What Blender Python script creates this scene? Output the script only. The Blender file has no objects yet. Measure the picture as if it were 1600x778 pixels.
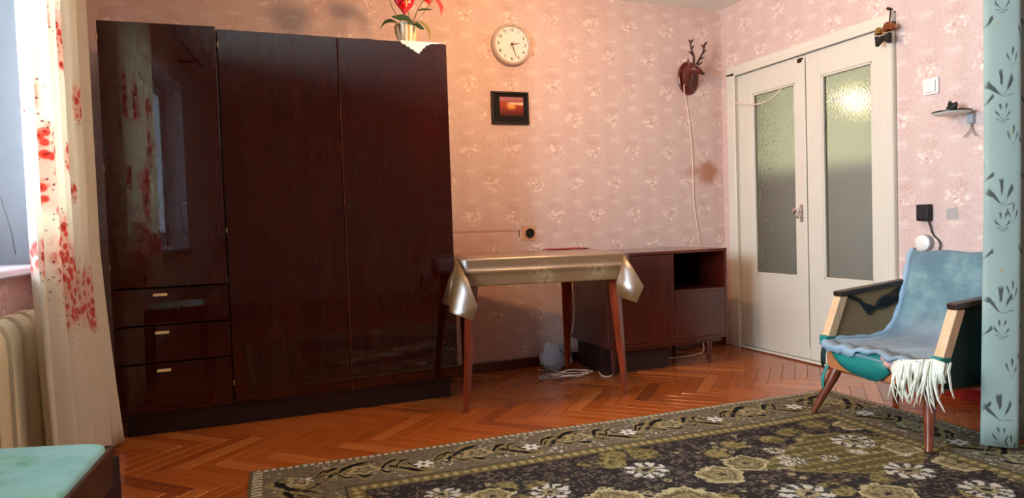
import bpy, bmesh, math, random
import numpy as np
from mathutils import Vector, Matrix
random.seed(11)
sc = bpy.context.scene
COL = sc.collection
PI = math.pi

# ------------------------------------------------------------------ camera
A_ = .76455127; PITCH = -.03665423; ROLL = -.03370475; YAW = .36926105; CAMH = .95
def cam_dir(x, y, z):
    c, s = math.cos(ROLL), math.sin(ROLL); x, z = c*x-s*z, s*x+c*z
    c, s = math.cos(PITCH), math.sin(PITCH); y, z = c*y-s*z, s*y+c*z
    c, s = math.cos(YAW), math.sin(YAW); x, y = c*x+s*y, -s*x+c*y
    return Vector((x, y, z))
EYE = Vector((0, 0, CAMH))
def at(px, py, axis, val):
    """photo pixel -> point on the plane axis = val"""
    v = cam_dir((px-800)/800*A_, 1, -(py-389)/800*A_)
    return EYE + v*((val-EYE[axis])/v[axis])
def fl(px, py, z=0): return at(px, py, 2, z)
cam_data = bpy.data.cameras.new('camera'); cam = bpy.data.objects.new('camera', cam_data)
COL.objects.link(cam); sc.camera = cam
cam_data.sensor_width = 36; cam_data.lens = 18/A_; cam_data.clip_start = .02
R_, F_, U_ = cam_dir(1, 0, 0), cam_dir(0, 1, 0), cam_dir(0, 0, 1)
cam.matrix_world = Matrix(((R_.x, U_.x, -F_.x, 0), (R_.y, U_.y, -F_.y, 0), (R_.z, U_.z, -F_.z, CAMH), (0, 0, 0, 1)))

# ------------------------------------------------------------------ world and light
SKY = 60.0; LAMP_W = 66.0; EXPO = -.56
world = bpy.data.worlds.new('sky'); sc.world = world; world.use_nodes = True
bg = world.node_tree.nodes['Background']
bg.inputs[0].default_value = (.70, .86, 1.0, 1); bg.inputs[1].default_value = SKY
sc.view_settings.view_transform = 'Standard'; sc.view_settings.look = 'None'
sc.view_settings.exposure = EXPO; sc.view_settings.gamma = 1; sc.view_settings.use_curve_mapping = False
BW, RW, LW, FW, CH = 4.10, 3.30, -.80, -2.60, 2.475      # back, right, left, front wall planes and ceiling height
WY0, WY1, WZ0, WZ1 = .85, 3.10, .86, 2.20                # window opening
pl = bpy.data.lights.new('window_portal', 'AREA'); pl.shape = 'RECTANGLE'; pl.size = WZ1-WZ0; pl.size_y = WY1-WY0
pl.cycles.is_portal = True
plo = bpy.data.objects.new('window_portal', pl); COL.objects.link(plo)
plo.location = (LW-.36, (WY0+WY1)/2, (WZ0+WZ1)/2); plo.rotation_euler = (0, -PI/2, 0)

# ------------------------------------------------------------------ mesh helpers
class MB:
    def __init__(s): s.v = []; s.f = []; s.uv = None
    def add(s, vs, fs):
        b = len(s.v); s.v += [tuple(v) for v in vs]; s.f += [tuple(i+b for i in f) for f in fs]; return s
    def box(s, x0, x1, y0, y1, z0, z1, bev=0, seg=1, M=None):
        bm = bmesh.new(); bmesh.ops.create_cube(bm, size=1)
        for v in bm.verts:
            v.co = Vector(((x0+x1)/2+v.co.x*(x1-x0), (y0+y1)/2+v.co.y*(y1-y0), (z0+z1)/2+v.co.z*(z1-z0)))
        if bev: bmesh.ops.bevel(bm, geom=bm.edges[:], offset=bev, segments=seg, affect='EDGES', profile=.5)
        return s.take(bm, M)
    def take(s, bm, M=None):
        bm.verts.ensure_lookup_table(); bm.verts.index_update()
        vs = [(M @ v.co if M else v.co.copy()) for v in bm.verts]
        fs = [[v.index for v in f.verts] for f in bm.faces]
        bm.free(); return s.add(vs, fs)
    def prism(s, pts, d, bev=0):
        """polygon pts (3-D) extruded by vector d"""
        n = len(pts); pts = [Vector(p) for p in pts]; d = Vector(d)
        bm = bmesh.new(); a = [bm.verts.new(p) for p in pts]; b = [bm.verts.new(p+d) for p in pts]
        bm.faces.new(a[::-1]); bm.faces.new(b)
        for i in range(n): bm.faces.new((a[i], a[(i+1) % n], b[(i+1) % n], b[i]))
        bmesh.ops.recalc_face_normals(bm, faces=bm.faces[:])
        if bev: bmesh.ops.bevel(bm, geom=bm.edges[:], offset=bev, segments=1, affect='EDGES', profile=.5)
        return s.take(bm)
    def tube(s, pts, r, n=8, sx=1, sy=1):
        pts = [Vector(p) for p in pts]; m = len(pts)
        rr = r if isinstance(r, (list, tuple)) else [r]*m
        t = [(pts[min(i+1, m-1)]-pts[max(i-1, 0)]).normalized() for i in range(m)]
        up = Vector((0, 0, 1)) if abs(t[0].z) < .9 else Vector((1, 0, 0))
        a = t[0].cross(up).normalized(); rings = []
        for i in range(m):
            a = (a-t[i]*a.dot(t[i])).normalized(); b = t[i].cross(a)
            rings.append([pts[i]+(a*math.cos(2*PI*k/n)*sx+b*math.sin(2*PI*k/n)*sy)*rr[i] for k in range(n)])
        return s.loft(rings)
    def loft(s, rings, cap=True):
        n = len(rings[0]); vs = [p for r in rings for p in r]; fs = []
        for i in range(len(rings)-1):
            for k in range(n):
                fs.append((i*n+k, i*n+(k+1) % n, (i+1)*n+(k+1) % n, (i+1)*n+k))
        if cap: fs.append(tuple(range(n))[::-1]); fs.append(tuple((len(rings)-1)*n+k for k in range(n)))
        return s.add(vs, fs)
    def lathe(s, prof, n=24, c=(0, 0, 0), M=None):
        """prof [(r, h)] turned about local z"""
        c = Vector(c); rings = []
        for r, h in prof:
            rg = [Vector((r*math.cos(2*PI*k/n), r*math.sin(2*PI*k/n), h)) for k in range(n)]
            rings.append([(M @ p if M else p)+c for p in rg])
        return s.loft(rings)
    def grid(s, fn, nu, nv, uv=False):
        vs = []; fs = []; s.uv = []
        for j in range(nv+1):
            for i in range(nu+1):
                vs.append(fn(i/nu, j/nv)); s.uv.append((i/nu, j/nv))
        for j in range(nv):
            for i in range(nu):
                a = j*(nu+1)+i; fs.append((a, a+1, a+nu+2, a+nu+1))
        return s.add(vs, fs)
    def blob(s, c, rx, ry, rz, nu=12, nv=8, f=None):
        c = Vector(c); rings = []
        for j in range(1, nv):
            th = PI*j/nv; ring = []
            for i in range(nu):
                ph = 2*PI*i/nu; d = Vector((math.sin(th)*math.cos(ph), math.sin(th)*math.sin(ph), -math.cos(th)))
                k = f(d) if f else 1
                ring.append(c+Vector((d.x*rx*k, d.y*ry*k, d.z*rz*k)))
            rings.append(ring)
        return s.loft(rings)
    def mesh(s, name, smooth=True, ang=40):
        me = bpy.data.meshes.new(name); me.from_pydata([tuple(v) for v in s.v], [], s.f); me.update()
        bm = bmesh.new(); bm.from_mesh(me); 
        if s.uv is None: bmesh.ops.recalc_face_normals(bm, faces=bm.faces[:])
        bm.to_mesh(me); bm.free()
        if smooth:
            me.polygons.foreach_set('use_smooth', [True]*len(me.polygons)); me.set_sharp_from_angle(angle=math.radians(ang))
        if s.uv is not None and len(s.uv) == len(me.vertices):
            l = me.uv_layers.new(name='UVMap')
            for lp in me.loops: l.data[lp.index].uv = s.uv[lp.vertex_index]
        return me
    def build(s, name, mat, parent=None, smooth=True, ang=40, solid=0, off=0, sub=0):
        me = s.mesh(name, smooth, ang); me.materials.append(mat)
        return obj(name, me, parent, solid, off, sub)
def obj(name, me, parent=None, solid=0, off=0, sub=0):
    o = bpy.data.objects.new(name, me); COL.objects.link(o); o.parent = parent
    if sub: m = o.modifiers.new('sub', 'SUBSURF'); m.levels = sub; m.render_levels = sub
    if solid: m = o.modifiers.new('solid', 'SOLIDIFY'); m.thickness = solid; m.offset = off
    return o
def tag(o, label, cat, group=None):
    o['label'] = label; o['category'] = cat
    if group: o['group'] = group
    return o
def struct(o): o['kind'] = 'structure'; return o
def thing(name, label, cat, loc=(0, 0, 0), rz=0, group=None):
    o = bpy.data.objects.new(name, None); COL.objects.link(o); o.empty_display_size = .1
    o.location = loc; o.rotation_euler = (0, 0, rz); return tag(o, label, cat, group)
def smooth_path(pts, k=6):
    """Catmull-Rom through points"""
    p = [Vector(q) for q in pts]; p = [p[0]*2-p[1]]+p+[p[-1]*2-p[-2]]; out = []
    for i in range(1, len(p)-2):
        for j in range(k):
            t = j/k; a, b, c, d = p[i-1], p[i], p[i+1], p[i+2]
            out.append(.5*((2*b)+(c-a)*t+(2*a-5*b+4*c-d)*t*t+(3*b-a-3*c+d)*t*t*t))
    out.append(p[-2]); return out

# ------------------------------------------------------------------ node helpers
def lin(c): return tuple(((x/255+.055)/1.055)**2.4 if x/255 > .04045 else x/255/12.92 for x in c)
def rgb(*c): return lin(c)+(1,)
class S:
    def __init__(s, t, k): s.t = t; s.k = k
    def _m(s, op, *a): return s.t.m(op, s, *a)
    def __add__(s, o): return s._m('ADD', o)
    __radd__ = __add__
    def __sub__(s, o): return s._m('SUBTRACT', o)
    def __rsub__(s, o): return s.t.m('SUBTRACT', o, s)
    def __mul__(s, o): return s._m('MULTIPLY', o)
    __rmul__ = __mul__
    def __truediv__(s, o): return s._m('DIVIDE', o)
    def __neg__(s): return s*-1
    def abs(s): return s._m('ABSOLUTE')
    def sin(s): return s._m('SINE')
    def cos(s): return s._m('COSINE')
    def floor(s): return s._m('FLOOR')
    def frac(s): return s._m('FRACT')
    def mod(s, o): return s._m('FLOORED_MODULO', o)
    def round(s): return s._m('ROUND')
    def sqrt(s): return s._m('SQRT')
    def max(s, o): return s._m('MAXIMUM', o)
    def min(s, o): return s._m('MINIMUM', o)
    def ramp(s, a, b): return s.t.ss(s, a, b)      # smoothstep, a may exceed b
class Mat:
    def __init__(s, name, rough=.5, color=(.8, .8, .8, 1), **kw):
        s.mat = bpy.data.materials.new(name); s.mat.use_nodes = True; s.nt = s.mat.node_tree
        s.b = s.nt.nodes['Principled BSDF']; s.out = s.nt.nodes['Material Output']
        s.b.inputs['Base Color'].default_value = color; s.b.inputs['Roughness'].default_value = rough
        for k, v in kw.items(): s.b.inputs[k.replace('_', ' ')].default_value = v
    def n(s, t): return s.nt.nodes.new('ShaderNode'+t)
    def put(s, sock, v):
        if isinstance(v, S): s.nt.links.new(v.k, sock)
        else: sock.default_value = v
    def m(s, op, *a):
        nd = s.n('Math'); nd.operation = op
        for i, x in enumerate(a): s.put(nd.inputs[i], x)
        return S(s, nd.outputs[0])
    def ss(s, x, a, b):
        nd = s.n('MapRange'); nd.interpolation_type = 'SMOOTHSTEP'
        flip = (not isinstance(a, S)) and (not isinstance(b, S)) and a > b
        if flip: a, b = b, a
        s.put(nd.inputs[0], x); s.put(nd.inputs[1], a); s.put(nd.inputs[2], b)
        nd.inputs[3].default_value = 1 if flip else 0; nd.inputs[4].default_value = 0 if flip else 1
        return S(s, nd.outputs[0])
    def xyz(s, src='Object'):
        tc = s.n('TexCoord'); sp = s.n('SeparateXYZ'); s.nt.links.new(tc.outputs[src], sp.inputs[0])
        return [S(s, o) for o in sp.outputs]
    def vec(s, x, y, z=0.):
        nd = s.n('CombineXYZ')
        for i, v in enumerate((x, y, z)): s.put(nd.inputs[i], v)
        return S(s, nd.outputs[0])
    def noise(s, v, scale=5., detail=2., rough=.5, color=False):
        nd = s.n('TexNoise'); nd.inputs['Scale'].default_value = scale; nd.inputs['Detail'].default_value = detail
        nd.inputs['Roughness'].default_value = rough
        if v is not None: s.put(nd.inputs['Vector'], v)
        return S(s, nd.outputs['Color' if color else 'Fac'])
    def voro(s, v, scale=5., feature='F1', out='Distance', rnd=1.):
        nd = s.n('TexVoronoi'); nd.feature = feature; nd.inputs['Scale'].default_value = scale; nd.inputs['Randomness'].default_value = rnd
        if v is not None: s.put(nd.inputs['Vector'], v)
        return S(s, nd.outputs[out])
    def mix(s, f, a, b):
        nd = s.n('Mix'); nd.data_type = 'RGBA'
        s.put(nd.inputs[0], f); s.put(nd.inputs[6], a); s.put(nd.inputs[7], b); return S(s, nd.outputs[2])
    def color(s, c): s.put(s.b.inputs['Base Color'], c); return s
    def set(s, k, v): s.put(s.b.inputs[k], v); return s
    def bump(s, h, dist=.002, strength=1.):
        nd = s.n('Bump'); nd.inputs['Distance'].default_value = dist; nd.inputs['Strength'].default_value = strength
        s.put(nd.inputs['Height'], h); s.nt.links.new(nd.outputs[0], s.b.inputs['Normal']); return s
    def atan2(s, y, x): return s.m('ARCTAN2', y, x)

def plain(name, c, rough=.5, var=.12, scale=8., **kw):
    """colour with a little uneven tone"""
    m = Mat(name, rough, **kw); p = m.vec(*m.xyz()); n = m.noise(p, scale, 3)
    a = [x*(1-var) for x in lin(c)]+[1]; b = [min(1, x*(1+var)) for x in lin(c)]+[1]
    m.color(m.mix(n, tuple(a), tuple(b))); return m.mat
def wood(name, dark, light, rough=.35, axis=2, coat=0., scale=1., coat_rough=.05, streak=26., spec=.5):
    m = Mat(name, rough, Coat_Weight=coat, Coat_Roughness=coat_rough); m.b.inputs['Specular IOR Level'].default_value = spec
    q = m.xyz(); k = [streak*scale]*3; k[axis] = 1.6*scale
    oi = m.n('ObjectInfo'); r = S(m, oi.outputs['Random'])*37.
    p = m.vec(q[0]*k[0]+r, q[1]*k[1]+r, q[2]*k[2]+r)
    n = m.noise(p, 1., 4., .6); n2 = m.noise(p, 4.3, 2., .5)
    m.color(m.mix((n*.75+n2*.25).ramp(.3, .7), rgb(*dark), rgb(*light))); m.bump(n2, .0003); return m.mat
# ------------------------------------------------------------------ surface materials
def wallpaper(name, uaxis, u0, v0, stains_and_light=False):
    m = Mat(name, .75); x, y, z = m.xyz(); u = (x, y)[uaxis]
    s_, t_ = .3014, .2160
    w1 = m.noise(m.vec(u, z, .3), 16., 3.)-.5; w2 = m.noise(m.vec(u, z, 5.7), 16., 3.)-.5
    q = (z-v0)/t_; row = q.round(); p = (u-u0)/s_-row.mod(2.)*.5; col = p.round()
    lu = (p-col)*s_+w1*.022; lv = (q-row)*t_+w2*.020
    fv = lv*1.25; rad = (lu*lu+fv*fv).sqrt(); ang = m.atan2(fv, lu)
    hi = m.noise(m.vec(u, z, 2.2), 60., 2.)-.5
    soft = (rad+w1*.03+(ang*5.+w2*4.).sin()*.006).ramp(.074, .046)
    pv = m.voro(m.vec(u+hi*.02, z*1.2+w2*.02, 0.), 36.); pet = (pv*1.0-(ang*3.+w1*9.).sin()*.08).ramp(.58, .18)
    core = ((lu-.004)*(lu-.004)+(fv+.003)*(fv+.003)).sqrt().ramp(.014, .005)
    curl = (((lu+.060)*(lu+.060)+(lv-.006)*(lv-.006)).sqrt()-.012).abs().ramp(.008, .002)
    sx = lu+.012; sy = lv-.066; sr = (sx*sx*.5+sy*sy*2.2).sqrt()+hi*.02; sa = m.atan2(sy+.03, sx)
    sprig = sr.ramp(.056, .008)*((sa*11.+hi*5.).sin()).ramp(-.9, .9)
    bx = (lu.abs()-s_*.5).abs()+hi*.012; by = (lv-.098).abs().min((lv+.118).abs())+hi*.012
    block = bx.ramp(.050, .022)*by.ramp(.044, .018)*((lv*230.+hi*7.).sin()).ramp(-1.8, .4)
    stripe = ((u-u0)*(2*PI/s_*2)).sin()*.5+.5
    mott = m.noise(m.vec(u, z, 1.), 55., 3., .6)
    big = m.noise(m.vec(u, z, 6.), 2.5, 3.)
    base = m.mix((mott*.7+big*.3).ramp(.3, .7), rgb(211, 181, 172), rgb(225, 199, 190))
    base = m.mix(stripe*.2, base, rgb(233, 212, 204))
    c = m.mix(block*.5, base, rgb(240, 222, 212))
    c = m.mix(sprig*.3, c, rgb(186, 128, 108))
    c = m.mix(soft*.4, c, rgb(221, 190, 180))
    c = m.mix(soft*pet*.9, c, rgb(247, 231, 218))
    c = m.mix(curl*.35, c, rgb(246, 234, 224))
    c = m.mix(core*.6, c, rgb(188, 138, 128))
    flower = soft; petal = pet
    if stains_and_light:
        n = m.noise(m.vec(u, z, 9.), 14., 5., .65)-.5
        d = ((u-3.155)*(u-3.155)+(z-1.285)*(z-1.285)*1.15).sqrt()+n*.11
        c = m.mix(d.ramp(.125, .045)*.75, c, rgb(168, 96, 42))
        d2 = ((u-3.03)*(u-3.03)*.5+(z-1.30)*(z-1.30)).sqrt()+n*.05
        c = m.mix(d2.ramp(.06, .02)*.4, c, rgb(176, 110, 62))
        ln = ((z-.912+(u-1.2)*.012)+n*.006).abs().ramp(.010, .002)*u.ramp(1.70, 1.60)  # ridge of a buried cable, its shading painted as a dark line
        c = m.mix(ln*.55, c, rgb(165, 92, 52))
        low = (z+n*.15).ramp(1.02, .84)*u.ramp(1.75, 1.35)  # warm lamp and floor-bounce glow painted low beside the wardrobe
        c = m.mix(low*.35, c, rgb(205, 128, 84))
    m.color(c); m.bump(flower*petal*.6+mott*.3+block*.3, .0012); return m.mat
M_WALLB = wallpaper('wallpaper_back', 0, 1.321, 1.426, True)
M_WALLR = wallpaper('wallpaper_right', 1, 2.33, 1.44)
M_WALLO = wallpaper('wallpaper_other', 1, 2.0, 1.4)
M_CEIL = plain('ceiling_paint', (236, 236, 226), .9, .03)
M_WHITE = plain('door_paint', (226, 220, 204), .32, .05, 5.)
M_SUB = plain('subfloor', (30, 14, 8), .8)
PLANK_TONES = [((156, 76, 25), (172, 88, 32)), ((162, 81, 28), (178, 94, 38)), ((148, 70, 22), (162, 81, 29)), ((174, 94, 40), (192, 112, 54)), ((126, 56, 20), (142, 66, 25))]
M_PLANK = [wood('parquet_%d' % i, d, l, .26, 0, .4, 1.2, .12) for i, (d, l) in enumerate(PLANK_TONES)]
M_BROWN = wood('baseboard_wood', (70, 28, 14), (104, 46, 24), .4, 0)

# ------------------------------------------------------------------ floor: herringbone parquet
fb = MB().box(LW-.02, RW+.02, FW-.02, BW+.02, -.08, -.011)
floor = struct(fb.build('floor', M_SUB, smooth=False))
PL, PW = .42, .070; c45 = math.sqrt(.5)
def clip(poly, axis, val, keep_less):
    out = []
    for i in range(len(poly)):
        a, b = poly[i], poly[(i+1) % len(poly)]
        ia = (a[axis] <= val) == keep_less; ib = (b[axis] <= val) == keep_less
        if ia: out.append(a)
        if ia != ib:
            t = (val-a[axis])/(b[axis]-a[axis]); out.append((a[0]+(b[0]-a[0])*t, a[1]+(b[1]-a[1])*t))
    return out
def plank_mesh(poly, mat, name='plank'):
    mb = MB(); g = .0009
    cx = sum(p[0] for p in poly)/len(poly); cy = sum(p[1] for p in poly)/len(poly)
    def shr(k):
        o = []
        for p in poly:
            dx, dy = p[0]-cx, p[1]-cy
            o.append((cx+dx-math.copysign(min(k, abs(dx)), dx), cy+dy-math.copysign(min(k, abs(dy)), dy)))
        return o
    n = len(poly); a = shr(g); b = shr(g+.0012)
    vs = [(x, y, -.012) for x, y in a]+[(x, y, -.0012) for x, y in a]+[(x, y, 0) for x, y in b]
    fs = [tuple(2*n+k for k in range(n))]
    for k in range(n):
        k2 = (k+1) % n; fs += [(k, k2, n+k2, n+k), (n+k, n+k2, 2*n+k2, 2*n+k)]
    mb.add(vs, fs); me = mb.mesh(name, False); me.materials.append(mat); return me
full = [(-PL/2, -PW/2), (PL/2, -PW/2), (PL/2, PW/2), (-PL/2, PW/2)]
full_me = [plank_mesh(full, m) for m in M_PLANK]
planks = []
prng = random.Random(5)
for i in range(-70, 90):
    for j in range(-14, 14):
        for kind in (0, 1):
            if kind == 0: cx, cy = PL/2, PW/2
            else: cx, cy = PL+PW/2, PW-PL/2
            cx += i*PW+j*PL; cy += i*PW-j*PL
            # turn by -45 degrees so that the zigzag runs along the back wall
            wx, wy = c45*(cx+cy)+.11, c45*(-cx+cy)+.03
            a = -PI/4 if kind == 0 else PI/4
            ca, sa = math.cos(a), math.sin(a)
            poly = [(wx+ca*x-sa*y, wy+sa*x+ca*y) for x, y in full]
            if max(p[0] for p in poly) < LW or min(p[0] for p in poly) > RW or max(p[1] for p in poly) < FW or min(p[1] for p in poly) > BW: continue
            cut = any(p[0] < LW or p[0] > RW or p[1] < FW or p[1] > BW for p in poly)
            if cut:
                for ax, val, less in ((0, LW, False), (0, RW, True), (1, FW, False), (1, BW, True)):
                    poly = clip(poly, ax, val, less)
                    if len(poly) < 3: break
                if len(poly) < 3: continue
                mx, my = sum(p[0] for p in poly)/len(poly), sum(p[1] for p in poly)/len(poly)
            else: mx, my = wx, wy
            tone = prng.choices(range(5), (6, 6, 5, 1.6, .7))[0]
            in_view = ((my > 2.62 and not (-.58 < mx < 1.0 and my > 3.72) and not (mx > -.02 and my < 2.72 and mx < 2.8))
                       or (mx > 2.78 and my > 1.7) or (mx < -.02 and my > 1.9))
            planks.append((in_view, mx, my, wx, wy, a, poly if cut else None, tone))
planks.sort(key=lambda p: (not p[0], -p[2]))
single = [p for p in planks if p[0]][:300]; rest = [p for p in planks if p not in single]
for _, mx, my, wx, wy, a, poly, tone in single:
    if poly is None:
        o = obj('plank', full_me[tone], floor); o.location = (wx, wy, prng.uniform(-.0004, .0004)); o.rotation_euler = (prng.uniform(-.001, .001), 0, a)
    else:
        ca, sa = math.cos(-a), math.sin(-a)
        lp = [(ca*(x-mx)-sa*(y-my), sa*(x-mx)+ca*(y-my)) for x, y in poly]
        o = obj('plank', plank_mesh(lp, M_PLANK[tone]), floor); o.location = (mx, my, 0); o.rotation_euler = (0, 0, a)
rest_me = bpy.data.meshes.new('parquet_rest'); rb = bmesh.new(); 
for _, mx, my, wx, wy, a, poly, tone in rest:
    if poly is None:
        ca, sa = math.cos(a), math.sin(a); poly = [(wx+ca*x-sa*y, wy+sa*x+ca*y) for x, y in full]
    top = [rb.verts.new((x+(mx-x)*.006, y+(my-y)*.006, 0)) for x, y in poly]; low = [rb.verts.new((x, y, -.011)) for x, y in poly]
    f = rb.faces.new(top); f.material_index = tone
    for k in range(len(top)):
        f = rb.faces.new((low[k], low[(k+1) % len(top)], top[(k+1) % len(top)], top[k])); f.material_index = tone
rb.to_mesh(rest_me); rb.free()
for mm in M_PLANK: rest_me.materials.append(mm)
ro = obj('parquet_planks', rest_me, floor); ro['kind'] = 'stuff'

# ------------------------------------------------------------------ walls and ceiling
T = .35
struct(MB().box(LW-T, RW+.15, FW-.15, BW+.15, CH, CH+.12).build('ceiling', M_CEIL, smooth=False))
struct(MB().box(LW-T, RW+.15, BW, BW+.15, -.08, CH).build('wall_back', M_WALLB, smooth=False))
struct(MB().box(LW-T, RW+.15, FW-.15, FW, -.08, CH).build('wall_front', M_WALLO, smooth=False))
DY0, DY1, DZ = 2.655, 4.02, 2.035                      # door opening incl. casing
wr = MB().box(RW, RW+.15, FW, DY0, -.08, CH).box(RW, RW+.15, DY0, DY1, DZ, CH).box(RW, RW+.15, DY1, BW, -.08, CH)
struct(wr.build('wall_right', M_WALLR, smooth=False))
wl = MB().box(LW-T, LW, FW, WY0, -.08, CH).box(LW-T, LW, WY1, BW, -.08, CH).box(LW-T, LW, WY0, WY1, WZ1, CH).box(LW-T, LW, WY0, WY1, -.08, WZ0-.03)
struct(wl.build('wall_left', M_WALLO, smooth=False))
struct(MB().box(1.02, 3.28, BW-.018, BW-.0005, 0, .065, .004).build('baseboard_back', M_BROWN, smooth=False))
M_REDBASE = plain('red_skirting', (166, 42, 44), .4)
struct(MB().box(RW-.02, RW-.0005, FW, DY0-.012, 0, .062, .004).build('baseboard_right', M_REDBASE, smooth=False))
# hall beyond the glazed door
M_HALLW = plain('hall_wall', (84, 80, 62), .8, .1, 3.); M_HALLF = plain('hall_floor', (60, 38, 22), .5); M_HALLD = plain('hall_dado', (34, 22, 13), .7, .15, 3.)
HX0, HX1, HY0, HY1 = RW+.15, 5.1, 1.7, 5.9
struct(MB().box(HX0-.3, HX1, HY0, HY1, -.08, -.001).build('floor_hall', M_HALLF, smooth=False))
struct(MB().box(HX1, HX1+.1, HY0, HY1, 1.40, 2.475).build('wall_hall_far', M_HALLW, smooth=False))
struct(MB().box(HX1-.01, HX1+.1, HY0, HY1, 0, 1.40).build('wall_hall_dado', M_HALLD, smooth=False))
struct(MB().box(HX0, HX1, HY1, HY1+.1, -.08, 2.475).build('wall_hall_end', M_HALLD, smooth=False))
struct(MB().box(HX0, HX1, HY0-.1, HY0, -.08, 2.475).build('wall_hall_near', M_HALLD, smooth=False))
struct(MB().box(HX0, HX1+.1, HY0-.1, HY1+.1, 2.476, 2.55).build('ceiling_hall', M_CEIL, smooth=False))

# ------------------------------------------------------------------ glazed double door
gm = Mat('patterned_glass', .20, (.64, .57, .45, 1), IOR=1.22); gm.set('Transmission Weight', 1.)
gx, gy, gz = gm.xyz(); gv = gm.vec(gy, gz, 0.)
gm.bump(gm.voro(gv, 90., 'SMOOTH_F1')*1.0+gm.noise(gv, 30., 2.)*.5, .0022); M_GLASS = gm.mat
M_CHROME = Mat('chrome', .18, (.8, .8, .82, 1), Metallic=1.).mat
M_DARKMETAL = plain('dark_metal', (70, 52, 36), .45, Metallic=.7)
door = bpy.data.objects.new('door_1', None); COL.objects.link(door); door.location = (RW, 0, 0); struct(door)
cs = MB().box(-.030, .10, 3.925, 4.015, 0, 1.985, .006).box(-.030, .10, DY0+.003, DY0+.042, 0, 1.985, .006).box(-.030, .10, DY0+.003, 4.015, 1.962, 2.030, .006)
cs.box(-.042, -.028, 3.915, 3.945, 0, 1.98, .004).box(-.042, -.028, DY0+.035, 3.945, 1.955, 1.985, .004)
cs.build('casing', M_WHITE, door, smooth=False)
MB().box(-.025, .12, DY0+.04, 3.93, 0, .018, .004).build('threshold', M_WHITE, door, smooth=False)
MB().box(-.034, -.024, DY0+.04, 3.93, 0, .010, .002).build('threshold_strip', M_CHROME, door, smooth=False)
def leaf(y0, y1, gy0, gy1, xo):
    z0, z1, g0, g1 = .022, 1.958, .545, 1.800
    mb = MB().box(xo, xo+.040, y0, gy0, z0, z1, .004).box(xo, xo+.040, gy1, y1, z0, z1, .004)
    mb.box(xo, xo+.040, gy0-.003, gy1+.003, z0, g0, .003).box(xo, xo+.040, gy0-.003, gy1+.003, g1, z1, .003)
    lf = mb.build('leaf', M_WHITE, door, smooth=False)
    MB().box(xo+.017, xo+.023, gy0-.002, gy1+.002, g0-.002, g1+.002).build('pane', M_GLASS, lf, smooth=False)
    bd = MB()
    for a, b, c, d in ((gy0, gy0+.012, g0, g1), (gy1-.012, gy1, g0, g1), (gy0, gy1, g0, g0+.012), (gy0, gy1, g1-.012, g1)):
        bd.box(xo+.004, xo+.036, a, b, c, d, .003)
    bd.build('glazing_bead', M_WHITE, lf, smooth=False)
    return lf
lfl = leaf(3.292, 3.922, 3.385, 3.780, -.004); lfr = leaf(DY0+.045, 3.288, 2.808, 3.168, -.006)
MB().box(-.016, -.005, 3.288, 3.318, .10, 1.93, .003).build('meeting_strip', M_WHITE, lfr, smooth=False)
hb = MB().box(-.016, -.004, 3.325, 3.350, .905, 1.015, .003)
hb.build('handle_plate', M_CHROME, lfl, smooth=False)
MB().lathe([(.006, 0), (.008, .02), (.017, .028), (.021, .042), (.016, .055), (.004, .060)], 12, (-.016, 3.338, .975), Matrix.Rotation(-PI/2, 3, 'Y')).build('door_knob', M_CHROME, lfl)
MB().lathe([(.006, 0), (.007, .012), (.013, .02), (.010, .032), (.002, .035)], 10, (-.016, 3.336, .935), Matrix.Rotation(-PI/2, 3, 'Y')).build('latch_knob', M_CHROME, lfl)
MB().box(-.020, -.002, 3.305, 3.345, 1.915, 1.940, .003).tube([(-.024, 3.325, 1.927), (-.005, 3.325, 1.927)], .007, 8).build('top_bolt', M_DARKMETAL, lfl, smooth=False)
for zz in (.35, 1.15, 1.75): MB().tube([(-.010, DY0+.044, zz-.04), (-.010, DY0+.044, zz+.04)], .007, 8).build('hinge', M_WHITE, lfr)

# ------------------------------------------------------------------ window in the left wall
M_FRAME = plain('window_paint', (200, 206, 214), .4, .06); 
wg = Mat('window_glass', .02); M_WGLASS = wg.mat
wt = wg.n('BsdfTransparent'); wgl = wg.n('BsdfGlossy'); wgl.inputs['Roughness'].default_value = .02; wf = wg.n('Fresnel'); wmx = wg.n('MixShader')
wg.nt.links.new(wf.outputs[0], wmx.inputs[0]); wg.nt.links.new(wt.outputs[0], wmx.inputs[1]); wg.nt.links.new(wgl.outputs[0], wmx.inputs[2]); wg.nt.links.new(wmx.outputs[0], wg.out.inputs['Surface'])
win = bpy.data.objects.new('window_1', None); COL.objects.link(win); struct(win)
fx0, fx1 = LW-.22, LW-.16
fr = MB().box(fx0, fx1, WY0, WY0+.06, WZ0, WZ1, .004).box(fx0, fx1, WY1-.06, WY1, WZ0, WZ1, .004).box(fx0, fx1, WY0, WY1, WZ0, WZ0+.06, .004).box(fx0, fx1, WY0, WY1, WZ1-.06, WZ1, .004)
fr.build('window_frame', M_FRAME, win, smooth=False)
ys = [WY0+.06, WY0+.06+(WY1-WY0-.12)/3, WY0+.06+2*(WY1-WY0-.12)/3, WY1-.06]
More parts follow.
